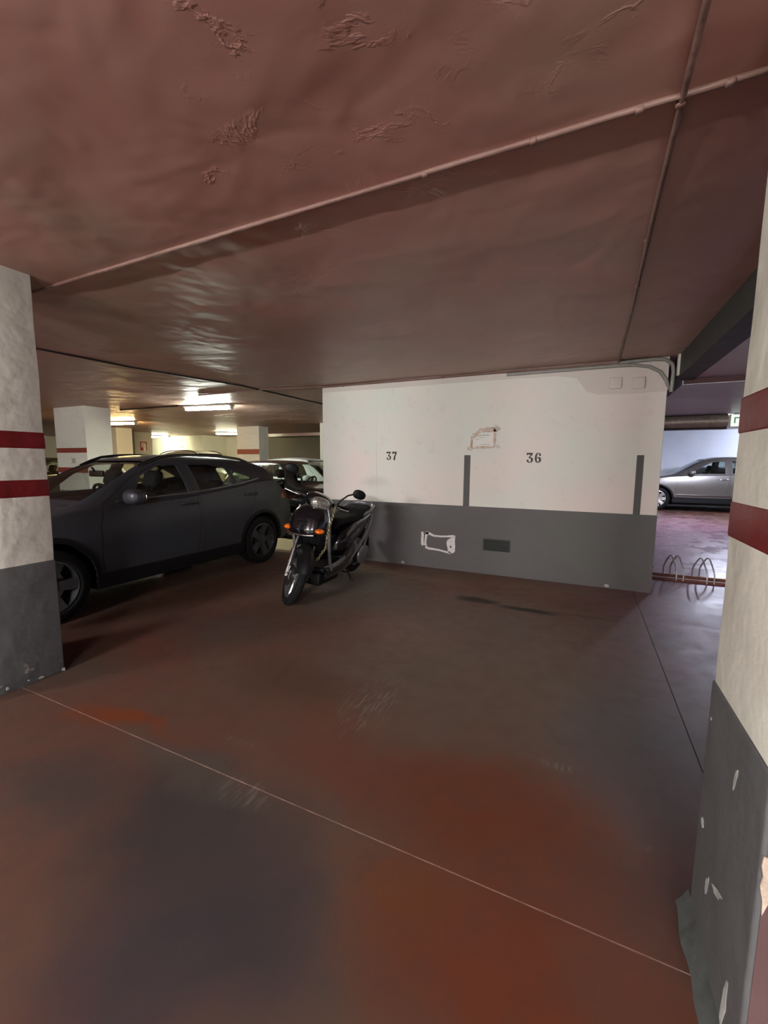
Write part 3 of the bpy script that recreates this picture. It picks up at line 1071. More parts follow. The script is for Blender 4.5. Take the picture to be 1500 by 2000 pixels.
GLA = dict(L=4.36, W=1.80, R=.335, wheels=(.86, 3.50), archgap=.045, archw=.05, ymid=2.6, n=48,
    plan=[(0, .62), (.06, .74), (.16, .82), (.4, .875), (.9, .90), (2.2, .90), (3.5, .90), (3.9, .875), (4.15, .82), (4.28, .76), (4.36, .66)],
    top=[(0, .62), (.05, .72), (.15, .80), (.6, .91), (1.12, 1.0), (1.35, 1.10), (1.75, 1.315), (2.05, 1.435), (2.3, 1.482), (2.6, 1.50), (3.0, 1.495), (3.4, 1.465), (3.75, 1.405), (3.9, 1.345), (4.05, 1.19), (4.18, 1.03), (4.27, .93), (4.33, .85), (4.36, .75)],
    belt=[(0, .60), (.15, .74), (.4, .84), (.8, .93), (1.2, .985), (1.7, 1.005), (2.3, 1.035), (3.0, 1.105), (3.5, 1.17), (3.75, 1.18), (4.0, 1.08), (4.2, .96), (4.36, .72)],
    sill=[(0, .30), (.3, .25), (1.2, .25), (3.0, .25), (4.0, .28), (4.36, .40)], roofw=.585,
    doors=[[(1.30, .33), (2.38, .31), (2.44, .7), (2.44, 1.05), (2.42, 1.40), (2.10, 1.385), (1.80, 1.255), (1.52, 1.09), (1.36, 1.0), (1.30, .8)],
           [(2.45, .31), (3.02, .33), (3.10, .55), (3.32, .82), (3.42, 1.14), (3.40, 1.22), (3.15, 1.36), (2.80, 1.405), (2.455, 1.405), (2.47, 1.05), (2.47, .7)]],
    windows=[[(1.70, 1.05), (2.36, 1.075), (2.36, 1.385), (2.13, 1.375), (1.90, 1.27)],
             [(2.52, 1.085), (3.06, 1.14), (3.06, 1.34), (2.82, 1.388), (2.52, 1.388)],
             [(3.12, 1.15), (3.44, 1.20), (3.12, 1.325)]],
    screen=(1.045, 1.43, .66, .49), rear=(1.06, 1.33, .52, .46), hood=(.28, 1.10, .56, .70), handle_z=.955, seats=(1.78, .46), dash=(1.42, 1.05),
    mirror=(1.60, 1.075), rails=(1.95, 3.7), belt_strip=[(1.52, 1.03), (2.4, 1.066), (3.1, 1.132), (3.52, 1.20)], inner_mirror=(1.82, 1.285),
    clad=.13, headlamp=[(.06, .62), (.5, .74), (.62, .86), (.3, .80), (.06, .72)], taillamp=[(3.92, .90), (4.4, .84), (4.4, .98), (4.2, 1.03), (4.0, 1.0)],
    front_face=(.42, .66), paint=M['paint_graphite'], rim=M['alloy_dark'], spokes=5, double=False, mirror_mat=M['paint_graphite'])
build_car('suv_car', 'dusty dark grey compact suv parked beside the left pillar', GLA, (-4.93, 1.08, 0))

CITY = dict(L=3.55, W=1.62, R=.29, wheels=(.66, 2.90), archgap=.04, archw=.03, ymid=1.9, n=40,
    plan=[(0, .55), (.06, .66), (.2, .75), (.6, .80), (1.8, .81), (2.9, .80), (3.3, .76), (3.48, .70), (3.55, .60)],
    top=[(0, .55), (.06, .68), (.2, .78), (.55, .90), (.85, .97), (1.05, 1.10), (1.4, 1.34), (1.65, 1.44), (2.1, 1.48), (2.7, 1.45), (3.1, 1.38), (3.3, 1.22), (3.45, 1.0), (3.55, .75)],
    belt=[(0, .53), (.2, .74), (.6, .87), (1.0, .94), (2.0, .97), (2.8, 1.0), (3.2, .99), (3.4, .92), (3.55, .7)],
    sill=[(0, .28), (.4, .22), (3.0, .22), (3.55, .34)], roofw=.54,
    doors=[[(1.0, .30), (2.2, .28), (2.26, .9), (2.24, 1.40), (1.62, 1.36), (1.2, 1.08), (1.02, .93)]],
    windows=[[(1.32, .99), (2.16, 1.0), (2.16, 1.37), (1.75, 1.365), (1.58, 1.29)], [(2.28, 1.01), (3.0, 1.03), (2.86, 1.32), (2.28, 1.37)]],
    screen=(1.0, 1.41, .60, .45), rear=(1.06, 1.34, .50, .42), hood=(.25, .86, .5, .62), handle_z=.88, seats=(1.65, .42), dash=(1.15, .99),
    mirror=(1.25, 1.0), headlamp=[(.05, .58), (.4, .66), (.45, .80), (.1, .70)], taillamp=[(3.2, .72), (3.6, .72), (3.6, .98), (3.3, 1.0)],
    front_face=(.3, .42), paint=M['paint_black'], rim=M['alloy'], spokes=7)
TINY = dict(CITY)
TINY.update(L=2.75, wheels=(.74, 2.28), ymid=1.55, n=36, bench=False,
    plan=[(0, .55), (.06, .66), (.2, .74), (.5, .79), (1.4, .80), (2.3, .79), (2.55, .74), (2.7, .68), (2.75, .6)],
    top=[(0, .6), (.05, .75), (.2, .9), (.62, 1.02), (.8, 1.2), (1.02, 1.385), (1.3, 1.45), (1.9, 1.46), (2.3, 1.42), (2.5, 1.3), (2.65, 1.05), (2.75, .8)],
    belt=[(0, .58), (.2, .82), (.6, .95), (1.0, .98), (2.0, 1.0), (2.5, .98), (2.75, .75)],
    sill=[(0, .28), (.4, .22), (2.3, .22), (2.75, .34)],
    doors=[[(.98, .5), (1.08, .30), (1.74, .28), (1.78, .9), (1.78, 1.41), (1.2, 1.40), (.98, 1.22), (.90, 1.0)]],
    windows=[[(.93, 1.02), (1.70, 1.03), (1.70, 1.385), (1.25, 1.385), (1.06, 1.27)], [(1.84, 1.04), (2.38, 1.05), (2.28, 1.33), (1.84, 1.385)]],
    screen=(1.05, 1.385, .62, .47), rear=(1.06, 1.36, .50, .42), hood=(.22, .60, .46, .58), seats=(1.45, .42), dash=(.85, 1.0), mirror=(.95, 1.03),
    taillamp=[(2.45, .72), (2.8, .72), (2.8, .98), (2.5, 1.0)])
build_car('city_car', 'tiny black two-seater car behind the scooter', TINY, (-4.10, 7.04, 0), PI / 2)
W2 = dict(CITY)
W2.update(paint=M['paint_white'], rim=M['alloy'])
build_car('city_car', 'small white rounded car beyond the black city car', W2, (-4.75, 9.25, 0), PI / 2).scale.z = 1.05

SUV = dict(L=4.85, W=1.90, R=.37, wheels=(.98, 3.80), archgap=.05, archw=.05, ymid=2.9, n=44,
    plan=[(0, .66), (.06, .80), (.2, .88), (.6, .93), (1.0, .95), (3.8, .95), (4.4, .90), (4.7, .82), (4.85, .70)],
    top=[(0, .66), (.06, .82), (.2, .92), (.7, 1.04), (1.3, 1.12), (1.55, 1.22), (2.0, 1.50), (2.3, 1.63), (2.7, 1.685), (3.5, 1.675), (4.1, 1.60), (4.5, 1.42), (4.7, 1.15), (4.85, .85)],
    belt=[(0, .64), (.2, .88), (.8, 1.0), (1.4, 1.08), (2.2, 1.12), (3.4, 1.18), (4.1, 1.24), (4.6, 1.15), (4.85, .82)],
    sill=[(0, .32), (.4, .29), (4.0, .29), (4.85, .42)], roofw=.64,
    doors=[[(1.45, .42), (2.75, .40), (2.80, 1.1), (2.78, 1.57), (2.38, 1.53), (1.9, 1.30), (1.5, 1.1)], [(2.82, .40), (3.42, .42), (3.75, .9), (3.85, 1.3), (3.6, 1.50), (2.82, 1.57)]],
    windows=[[(1.86, 1.16), (2.70, 1.17), (2.70, 1.55), (2.42, 1.52), (2.1, 1.35)], [(2.88, 1.19), (3.6, 1.24), (3.5, 1.48), (2.88, 1.55)]],
    screen=(1.18, 1.60, .72, .55), rear=(1.2, 1.58, .58, .5), hood=(.3, 1.26, .6, .76), handle_z=1.0, seats=(2.1, .56), dash=(1.66, 1.18),
    mirror=(1.86, 1.2), clad=.15, sill_trim=.50, headlamp=[(.05, .74), (.6, .86), (.5, .96), (.1, .84)], taillamp=[(4.3, 1.0), (4.9, 1.0), (4.9, 1.12), (4.4, 1.14)],
    front_face=(.45, .8), belt_strip=[(1.7, 1.12), (2.6, 1.15), (3.7, 1.225)], handle_mat=M['chrome'], paint=M['paint_silver'], rim=M['alloy'], spokes=9, dark_from=1)
build_car('suv_car', 'silver grey suv seen from the side beyond the passage', SUV, (1.17, 16.68, 0), -PI / 2)
G2 = dict(GLA)
G2.update(paint=M['paint_green'], rim=M['alloy'])
G3 = dict(SUV)
G3.update(paint=M['paint_pale'], rim=M['alloy'], rails=(2.2, 4.3), rail_mat=M['black_plastic'])
build_car('hatchback_car', 'dark green car glimpsed between the left pillar and the broad white pillar', G2, (-13.6, 4.4, 0), 0)
build_car('suv_car', 'pale silver suv with black roof rails far behind the dark grey car', G3, (-10.5, 11.6, 0), PI / 2).scale.z = 1.09

# ------------------------------------------------------------------ scooter
def build_scooter(loc, rz):
    t = thing('motor_scooter', 'dark navy step-through scooter with black seat parked against the wall', 'scooter', loc, rz)
    B, N, G = M['black_plastic'], M['paint_blue'], M['paint_grey_trim']
    R = .295
    # steering assembly turned to the rider's left about the raked head
    ax = Vector((0, math.sin(math.radians(25)), math.cos(math.radians(25))))
    A = Vector((0, .04, R))
    S = Matrix.Translation(A) @ Matrix.Rotation(math.radians(47), 4, ax) @ Matrix.Translation(-A)
    def smooth_wheel(y, r, w, name, Mx):
        ty = MB().tube([(0, y + (r - w / 2) * math.cos(2 * PI * k / 44), r + (r - w / 2) * math.sin(2 * PI * k / 44)) for k in range(44)], w / 2, 12, True, Mx).build(name, M['rubber'], t, 60)
        rm = MB()
        Mr = Mx @ Matrix.Translation((0, y, r))
        rr = r - w + .008
        rm.lathe([(-.032, rr), (-.034, rr - .02), (-.02, rr - .034), (.02, rr - .034), (.034, rr - .02), (.032, rr)], 40, Mr, closed=True)
        for k in range(6):
            a = 2 * PI * k / 6
            p0, p1 = Vector((.0, .03 * math.cos(a), .03 * math.sin(a))), Vector((0, (rr - .02) * math.cos(a + .25), (rr - .02) * math.sin(a + .25)))
            rm.tube([p0, (p0 + p1) / 2, p1], [.016, .013, .016], 6, M=Mr)
        rm.lathe([(-.055, .001), (-.055, .035), (.055, .035), (.055, .001)], 16, Mr)
        rm.build('rim', M['alloy'], ty, 40)
        MB().lathe([(-.062, .05), (-.062, .11), (-.066, .11), (-.066, .05)], 28, Mr, closed=True).build('brake_disc', M['steel'], ty, 40)
        return ty
    smooth_wheel(0, R, .085, 'front_wheel', S)
    for sx in (1, -1):
        p0, p1 = Vector((sx * .098, 0, R)), Vector((sx * .098, .21, R + .43))
        fk = MB().tube([p0 + Vector((0, -.01, -.02)), p0.lerp(p1, .25), p0.lerp(p1, .55)], [.028, .030, .030], 10, M=S)
        fk.tube([p0.lerp(p1, .5), p1], .017, 10, M=S)
        fk.ell(tuple(p0), (.02, .035, .035), S)
        fk.build('fork_leg', M['steel'], t, 50)
    MB().rbox((-.105, -.02, R - .01), (-.088, .05, R + .10), .008, S).build('brake_caliper', M['alloy'], t, 40)
    # front fender hugs the tyre
    secs = []
    for k in range(17):
        a = math.radians(28 + 140 * k / 16)
        rr = R + .028
        cy_, cz_ = -math.cos(a) * -1, math.sin(a)
        w = .080 + .012 * math.sin(math.pi * k / 16)
        c0 = Vector((0, -rr * math.cos(a) * -1 * -1, R + rr * math.sin(a)))
        inn = Vector((0, -math.cos(a), math.sin(a)))
        sec = []
        for q in range(9):
            b = PI * q / 8
            sec.append(Vector((w * math.cos(b), c0.y, c0.z)) + inn * (.03 * math.sin(b) - .075 * abs(math.cos(b)) ** 2))
        for q in range(8, -1, -1):
            b = PI * q / 8
            sec.append(Vector(((w - .006) * math.cos(b), c0.y, c0.z)) + inn * (.03 * math.sin(b) - .075 * abs(math.cos(b)) ** 2 - .006))
        secs.append(sec)
    MB().loft(secs, True, True, S).build('front_fender', B, t, 50)
    # head: handlebar cover, headlamp, mirrors, grips, levers
    hc = S @ Matrix.Translation((0, .32, 1.035))
    MB().ell((0, .02, .0), (.15, .12, .085), hc, 24, 14, .85).build('handlebar_cover', N, t, 60)
    hl = MB().ell((0, -.075, -.005), (.108, .055, .068), hc, 24, 12, .85).build('headlamp', M['lens_clear'], t, 60)
    MB().tube([(.113 * math.cos(2 * PI * k / 28), -.062 + .015, -.005 + .073 * math.sin(2 * PI * k / 28)) for k in range(28)], .008, 6, True, hc).build('headlamp_rim', B, hl, 60)
    bar = MB().tube([(-.27, .085, .005), (-.2, .05, .005), (-.10, .03, 0), (.10, .03, .0), (.2, .05, .005), (.27, .085, .005)], [.017, .022, .03, .03, .022, .017], 10, M=hc)
    bar.build('handlebar', B, t, 50)
    for sx in (1, -1):
        MB().tube([(sx * .25, .075, .005), (sx * .36, .125, .003), (sx * .37, .129, .003)], [.018, .019, .012], 10, M=hc).build('grip', M['rubber'], t, 50)
        MB().tube([(sx * .21, .02, -.002), (sx * .25, .02, -.005), (sx * .31, .055, -.01), (sx * .365, .085, -.012)], [.01, .008, .007, .009], 8, M=hc).build('brake_lever', M['chrome'], t, 50)
        st = MB().tube([(sx * .2, .03, .02), (sx * .215, .01, .09), (sx * .27, .02, .165), (sx * .33, .03, .20)], [.012, .01, .009, .009], 8, M=hc)
        st.ell((sx * .385, .03, .215), (.075, .02, .052), hc, 20, 12, .9)
        mo = st.build('mirror', B, t, 60)
        MB().ell((sx * .385, .047, .215), (.066, .006, .045), hc, 20, 8, .9).build('mirror_glass', M['chrome'], mo, 60)
    # leg shield: rounded nose shell
    def nose(ws, zs, ys, dep, name, mat, n=15):
        secs = []
        for z, w, y, d in zip(zs, ws, ys, dep):
            s = []
            for q in range(n):
                b = PI * q / (n - 1)
                s.append((w * math.copysign(abs(math.cos(b)) ** .8, math.cos(b)), y - d * math.sin(b) ** .8, z))
            for q in range(n - 1, -1, -1):
                b = PI * q / (n - 1)
                s.append(((w - .012) * math.copysign(abs(math.cos(b)) ** .8, math.cos(b)), y + .012 - (d - .004) * math.sin(b) ** .8, z))
            secs.append(s)
        return MB().loft(secs).build(name, mat, t, 50)
    nose([.10, .15, .185, .205, .213, .21, .205], [.985, .96, .92, .85, .78, .73, .705], [.30, .30, .295, .28, .265, .255, .255], [.10, .135, .16, .18, .19, .19, .175], 'leg_shield', N)
    nose([.185, .17, .14, .12], [.715, .62, .52, .44], [.27, .28, .30, .34], [.13, .10, .08, .06], 'lower_shield', B)
    # rear side of the shield and its silver edge
    MB().loft([[(-.2, .27, .66), (.2, .27, .66), (.2, .33, .66), (-.2, .33, .66)], [(-.19, .29, .9), (.19, .29, .9), (.19, .35, .9), (-.19, .35, .9)]]).build('glove_panel', B, t)
    for sx in (1, -1):
        MB().tube([(sx * .17, .31, .97), (sx * .212, .29, .86), (sx * .222, .28, .72), (sx * .215, .31, .55), (sx * .205, .36, .40), (sx * .20, .42, .29)], [.010, .014, .017, .018, .018, .014], 8).build('shield_edge', G, t, 50)
        MB().ell((sx * .185, .145, .755), (.05, .05, .028), None, 18, 10).build('turn_signal', M['lens_orange'], t, 60)
    MB().tube([(-.16, .082, .718), (-.08, .058, .712), (0, .052, .71), (.08, .058, .712), (.16, .082, .718)], .011, 8).build('shield_trim', M['chrome'], t, 50)
    for k in range(2):
        MB().rbox((-.06, .074 + .002 * k, .815 + .035 * k), (.06, .09, .828 + .035 * k), .005).build('vent_slot', B, t)
    # floorboard, centre body, side skirts
    MB().rbox((-.17, .30, .27), (.17, .80, .33), .025).build('floorboard', B, t, 45)
    MB().rbox((-.13, .30, .12), (.13, .72, .27), .03).build('belly_cover', B, t, 45)
    for sx in (1, -1):
        s1 = []
        for k in range(13):
            q = k / 12
            y = .34 + .60 * q
            zb_ = .20 + .04 * q
            zt = .34 + .12 * q * q + .18 * max(0, q - .55)
            x = .185 + .025 * math.sin(PI * min(1, q * 1.1))
            s1.append([(sx * (x - .02), y, zb_), (sx * x, y, zb_ + .03), (sx * (x + .012), y, (zb_ + zt) / 2), (sx * x, y, zt - .02), (sx * (x - .03), y, zt)])
        MB().loft(s1).build('side_skirt', N, t, 50)
    # tail body sweeps up from the floorboard to the rear lamp
    secs = []
    for k in range(15):
        q = k / 14
        y = .70 + .80 * q
        zb_ = .33 + .38 * q ** 1.15
        zt = .60 + .20 * min(1, q * 2.2) ** .8
        w = .10 + .095 * math.sin(PI * (.18 + .62 * q)) - .03 * q
        if k == 0:
            w, zt, zb_, y = w * .45, zt - .07, zb_ + .06, y - .02
        s = []
        for j in range(16):
            a = 2 * PI * j / 16
            s.append((w * math.copysign(abs(math.cos(a)) ** .7, math.cos(a)), y, (zb_ + zt) / 2 + (zt - zb_) / 2 * math.copysign(abs(math.sin(a)) ** .7, math.sin(a))))
        secs.append(s)
    MB().loft(secs).build('tail_body', N, t, 50)
    for sx in (1, -1):
        MB().tube([(sx * .19, .84, .30), (sx * .202, 1.0, .42), (sx * .198, 1.2, .56), (sx * .17, 1.38, .70), (sx * .14, 1.48, .78)], [.012, .02, .024, .022, .012], 8, flat=.6).build('side_trim', G, t, 50)
    # seat
    secs = []
    for k in range(17):
        q = k / 16
        y = .68 + .76 * q
        zt = .80 + .04 * q + .05 * max(0, min(1, (q - .5) * 5)) - .03 * (q < .06)
        th = .085 + .02 * (q > .5)
        w = .10 + .07 * min(1, q * 2.2) - .03 * max(0, q - .8) * 3
        s = []
        for j in range(16):
            a = 2 * PI * j / 16
            s.append((w * math.copysign(abs(math.cos(a)) ** .6, math.cos(a)), y, zt - th / 2 + th / 2 * math.copysign(abs(math.sin(a)) ** .6, math.sin(a)) * (1 if math.sin(a) < 0 else 1 + .15 * abs(math.cos(a)))))
        secs.append(s)
    MB().loft(secs).build('seat', M['seat_cloth'], t, 50)
    MB().tube([(.16, 1.18, .80), (.185, 1.34, .84), (.17, 1.45, .885), (.08, 1.50, .905), (-.08, 1.50, .905), (-.17, 1.45, .885), (-.185, 1.34, .84), (-.16, 1.18, .80)], [.014, .02, .024, .024, .024, .024, .02, .014], 8, flat=1.5).build('grab_rail', G, t, 50)
    MB().ell((0, 1.52, .74), (.10, .05, .05), None, 18, 10, .8).build('tail_lamp', M['lens_red'], t, 60)
    # rear wheel, engine, exhaust, fender, stand
    I = Matrix.Identity(4)
    rw = Matrix.Translation((0, 1.32, .03))
    smooth_wheel(0, .27, .10, 'rear_wheel', rw)
    eng = MB().rbox((-.13, .86, .17), (.09, 1.16, .40), .05)
    eng.rbox((.06, .98, .20), (.15, 1.42, .37), .05)
    eng.build('engine', M['black_plastic'], t, 45)
    MB().ell((.165, 1.25, .30), (.035, .15, .115), None, 22, 12, .85).build('engine_cover', G, t, 60)
    MB().lathe([(-.02, .001), (-.02, .035), (.012, .035), (.012, .001)], 18, Matrix.Translation((.185, 1.30, .285))).build('cover_cap', B, t, 40)
    MB().tube([(-.10, .95, .19), (-.15, 1.1, .2), (-.165, 1.22, .25), (-.17, 1.55, .36)], [.018, .02, .05, .048], 12).build('exhaust', M['steel'], t, 50)
    MB().tube([(.12, 1.33, .32), (.13, 1.45, .62)], .022, 10).build('shock_absorber', M['steel'], t, 50)
    secs = []
    for k in range(9):
        a = math.radians(-5 + 62 * k / 8)
        p = Vector((0, 1.32 + .335 * math.cos(a), .30 + .335 * math.sin(a)))
        n_ = Vector((0, math.cos(a), math.sin(a)))
        w = .072
        secs.append([p + Vector((w, 0, 0)) - n_ * .03, p + Vector((w * .8, 0, 0)), p + Vector((-w * .8, 0, 0)), p + Vector((-w, 0, 0)) - n_ * .03, p + Vector((-w + .01, 0, 0)) - n_ * .035, p + Vector((-w * .75, 0, 0)) - n_ * .008, p + Vector((w * .75, 0, 0)) - n_ * .008, p + Vector((w - .01, 0, 0)) - n_ * .035])
    MB().loft(secs).build('rear_fender', B, t, 50)
    stand = MB()
    for sx in (1, -1):
        stand.tube([(sx * .09, .95, .2), (sx * .13, .99, .08), (sx * .16, 1.0, .012), (sx * .19, 1.0, .01)], .012, 8)
    stand.tube([(-.12, .97, .12), (.12, .97, .12)], .01, 8)
    stand.build('centre_stand', B, t, 50)
    return t


SX, SY = -2.6, 3.33
LEAN = math.radians(5.0)      # it leans on its side stand
sc = build_scooter((SX, SY, 0), math.radians(2))
sc.rotation_euler = (0, LEAN, math.radians(2))

def build_chain(path):
    mb = MB()
    P = [Vector(p) for p in path]
    # resample by length
    L = [0]
    for a, b in zip(P, P[1:]):
        L.append(L[-1] + (b - a).length)
    st = .021
    n = int(L[-1] / st)
    for k in range(n):
        d = k * st
        i = max(j for j in range(len(P) - 1) if L[j] <= d)
        p = P[i].lerp(P[i + 1], (d - L[i]) / (L[i + 1] - L[i]))
        z = (P[i + 1] - P[i]).normalized()
        x = z.orthogonal().normalized()
        x = Matrix.Rotation(PI / 2 * (k % 2), 3, z) @ x
        y = z.cross(x)
        ring = [p + z * .0175 * math.cos(2 * PI * q / 10) + x * .011 * math.sin(2 * PI * q / 10) for q in range(10)]
        mb.tube(ring, .0036, 5, True)
    return mb


LP = lambda p: (p[0] + p[2] * math.sin(LEAN), p[1], p[2])
ch = build_chain([LP(p) for p in [(SX + .20, SY + .40, .97), (SX + .215, SY + .33, .86), (SX + .225, SY + .255, .76), (SX + .235, SY + .22, .66), (SX + .235, SY + .2, .56), (SX + .20, SY + .14, .47), (SX + .15, SY + .06, .38), (SX + .12, SY + .02, .30)]]).build('lock_chain', M['brass_steel'], None, 50)
tag(ch, 'steel lock chain hanging from the scooter handlebar down its leg shield', 'chain')

# ------------------------------------------------------------------ things on and by the numbered wall
STENCIL = {
    '3': [[(.02, .80), (.10, .80), (.10, 1.0), (.02, 1.0)], [(.14, .86), (.78, .86), (.78, 1.0), (.14, 1.0)], [(.60, .84), (.78, .84), (.46, .58), (.34, .58)],
          [(.30, .55), (.48, .56), (.72, .50), (.86, .38), (.86, .22), (.74, .08), (.56, 0), (.56, .08), (.62, .18), (.62, .36), (.56, .45), (.44, .49), (.30, .48)],
          [(.48, 0), (.28, .02), (.10, .10), (.04, .22), (.10, .30), (.22, .30), (.28, .22), (.24, .14), (.34, .07), (.48, .07)]],
    '7': [[(.06, .72), (.14, .72), (.14, 1.0), (.06, 1.0)], [(.18, .82), (.86, .82), (.86, 1.0), (.18, 1.0)], [(.66, .79), (.86, .79), (.62, .40), (.58, .12), (.32, .12), (.38, .40)], [(.30, 0), (.60, 0), (.60, .08), (.30, .08)]],
    '6': [[(.42, 1.0), (.24, .94), (.10, .74), (.06, .48), (.10, .22), (.24, .05), (.42, 0), (.42, .06), (.34, .14), (.30, .30), (.30, .66), (.34, .86), (.42, .94)],
          [(.50, 0), (.70, .05), (.86, .20), (.86, .40), (.72, .54), (.52, .57), (.40, .54), (.40, .47), (.52, .50), (.60, .42), (.62, .28), (.60, .14), (.50, .06)],
          [(.50, 1.0), (.68, .96), (.80, .86), (.82, .76), (.72, .70), (.62, .74), (.62, .84), (.58, .92), (.50, .94)]],
}


def stencil_number(text, x0, x1, z0, z1, label):
    t = thing('stencilled_number', label, 'number', ((x0 + x1) / 2, YW - .003, (z0 + z1) / 2))
    w = (x1 - x0) / len(text)
    for i, chh in enumerate(text):
        mb = MB()
        for poly in STENCIL[chh]:
            poly = poly_offset(poly, .022)
            mb.prism([(x0 + (i + q[0] * .94) * w - t.location.x, z0 + q[1] * (z1 - z0) - t.location.z) for q in poly], -.0008, .0006, 'y')
        mb.build('digit', M['stencil'], t)


stencil_number('37', -2.506, -2.338, 1.468, 1.580, 'black stencilled 37 on the white wall above the scooter')
stencil_number('36', -.630, -.447, 1.440, 1.556, 'black stencilled 36 on the white wall between the two grey stripes')

# taped notice
nx0, nx1, nz0, nz1 = -1.295, -1.035, 1.640, 1.800
t = thing('paper_notice', 'white paper notice stuck to the wall with brown packing tape', 'notice', ((nx0 + nx1) / 2, YW - .004, (nz0 + nz1) / 2))
ox, oz = t.location.x, t.location.z
def on_wall(pts, y0, y1, name, mat, par):
    return MB().prism([(p - ox, q - oz) for p, q in pts], y0, y1, 'y').build(name, mat, par)
pp = on_wall([(nx0, nz0), (nx1, nz0 + .004), (nx1 + .004, nz1), (nx0 + .06, nz1), (nx0 + .03, nz1 - .03), (nx0 - .002, nz1 - .045)], -.001, .002, 'sheet', M['paper'], t)
for (xa, xb, z, h) in [(-1.24, -1.18, 1.778, .010), (-1.17, -1.09, 1.779, .011), (-1.255, -1.225, 1.727, .009), (-1.2, -1.08, 1.664, .006), (-1.22, -1.15, 1.752, .004)]:
    on_wall([(xa, z - h / 2), (xb, z - h / 2 + .002), (xb, z + h / 2 + .002), (xa, z + h / 2)], -.0016, -.0008, 'text_line', M['ink'], pp)
def strip(p, q, w, name='tape_strip', mat='tape', y=-.003):
    a, b = Vector(p), Vector(q)
    d = (b - a).normalized()
    n_ = Vector((-d.y, d.x)) * w / 2
    k = 8
    up = [tuple(a.lerp(b, i / k) + n_ * (1 + .25 * random.uniform(-1, 1))) for i in range(k + 1)]
    dn = [tuple(a.lerp(b, i / k) - n_ * (1 + .25 * random.uniform(-1, 1))) for i in range(k, -1, -1)]
    on_wall(dn[::-1] + up[::-1], y - .001, y + .002, name, M[mat], t)
strip((-1.31, 1.625), (-1.03, 1.632), .028)
strip((-1.308, 1.615), (-1.305, 1.765), .030)
strip((-1.022, 1.63), (-1.018, 1.86), .030)
strip((-1.22, 1.84), (-.98, 1.852), .052)
strip((-1.30, 1.745), (-1.19, 1.852), .040, y=-.0036)
strip((-1.30, 1.80), (-1.25, 1.80), .016)
strip((-1.0, 1.835), (-.965, 1.872), .050, 'clear_tape', 'clear_tape', -.005)
strip((-1.02, 1.90), (-.995, 1.885), .018, 'clear_tape', 'clear_tape', -.005)
strip((-1.36, 1.622), (-1.30, 1.605), .040, 'clear_tape', 'clear_tape', -.005)
strip((-1.025, 1.655), (-.955, 1.625), .034, 'clear_tape', 'clear_tape', -.005)

# white spray-painted frame
t = thing('painted_frame_mark', 'crude white spray-painted box outline on the grey dado', 'mark', (-1.72, YW - .0035, .375))
def on_dado(pts, name):
    return MB().prism([(p + 1.72 - 1.72 - t.location.x, q - t.location.z) for p, q in pts], -.001, .001, 'y').build(name, M['white_spray'], t)
def brush(path, ws):
    P = [Vector(p) for p in path]
    up, dn = [], []
    for i, p in enumerate(P):
        d = (P[min(i + 1, len(P) - 1)] - P[max(i - 1, 0)]).normalized()
        n_ = Vector((-d.y, d.x)) * ws[i] * 1.25 / 2
        up.append(tuple(p + n_)); dn.append(tuple(p - n_))
    return up + dn[::-1]
on_dado(brush([(-1.958, .49), (-1.950, .46), (-1.952, .38), (-1.950, .325), (-1.940, .30)], [.022, .03, .03, .036, .026]), 'brush_stroke')
on_dado(brush([(-1.905, .30), (-1.908, .36), (-1.90, .43), (-1.885, .475), (-1.87, .488)], [.03, .022, .024, .03, .03]), 'brush_stroke')
on_dado(brush([(-1.905, .475), (-1.86, .475), (-1.79, .447), (-1.70, .445), (-1.60, .452), (-1.52, .462), (-1.49, .455)], [.026, .028, .02, .018, .018, .024, .022]), 'brush_stroke')
on_dado(brush([(-1.905, .285), (-1.86, .265), (-1.78, .262), (-1.70, .255), (-1.62, .24), (-1.55, .232)], [.03, .026, .022, .018, .02, .024]), 'brush_stroke')
on_dado([(-1.60, .40), (-1.585, .41), (-1.56, .43), (-1.53, .445), (-1.487, .455), (-1.494, .40), (-1.487, .33), (-1.49, .26), (-1.51, .232), (-1.56, .226), (-1.585, .25), (-1.59, .29), (-1.60, .32), (-1.607, .36)], 'brush_stroke')
MB().prism([(-1.548 + .012 * math.cos(a) - t.location.x, .315 + .016 * math.sin(a) - t.location.z) for a in np.linspace(0, 2 * PI, 11)[:-1]], -.0014, .0005, 'y').build('dark_spot', M['stencil'], t)

# dark louvred vent
t = thing('wall_vent', 'small dark louvred vent set in the grey dado', 'vent', (-.948, YW - .003, .388))
MB().box((-.170, -.010, -.077), (.170, .003, .077)).build('frame', M['vent'], t, bevel=.002)
for k in range(6):
    z = -.056 + .0225 * k
    MB().box((-.155, -.014, -.007), (.155, -.009, .006), Matrix.Translation((0, 0, z)) @ Matrix.Rotation(.25, 4, 'X')).build('louvre', M['vent'], t)

for (xa, za, xb, zb, lb) in [(.211, 2.252, .332, 2.375, 'painted-over square cover plate high on the wall, nearer the notice'), (.430, 2.240, .553, 2.362, 'painted-over square cover plate high on the wall, nearer the corner')]:
    t = thing('cover_plate', lb, 'plate', ((xa + xb) / 2, YW - .006, (za + zb) / 2), 0, 'cover plates at the top of the wall')
    MB().rbox(((xa - xb) / 2, -.016, (za - zb) / 2), ((xb - xa) / 2, .002, (zb - za) / 2), .008).build('plate', M['sock'], t, 40)
for i, (x, z) in enumerate([(-2.239, .03), (.32, .028)]):
    MB().ell((x, YW - .002, z), (.028, .006, .02), None, 10, 6).build('plaster_chip', M['scrape'], wall_back, 50)

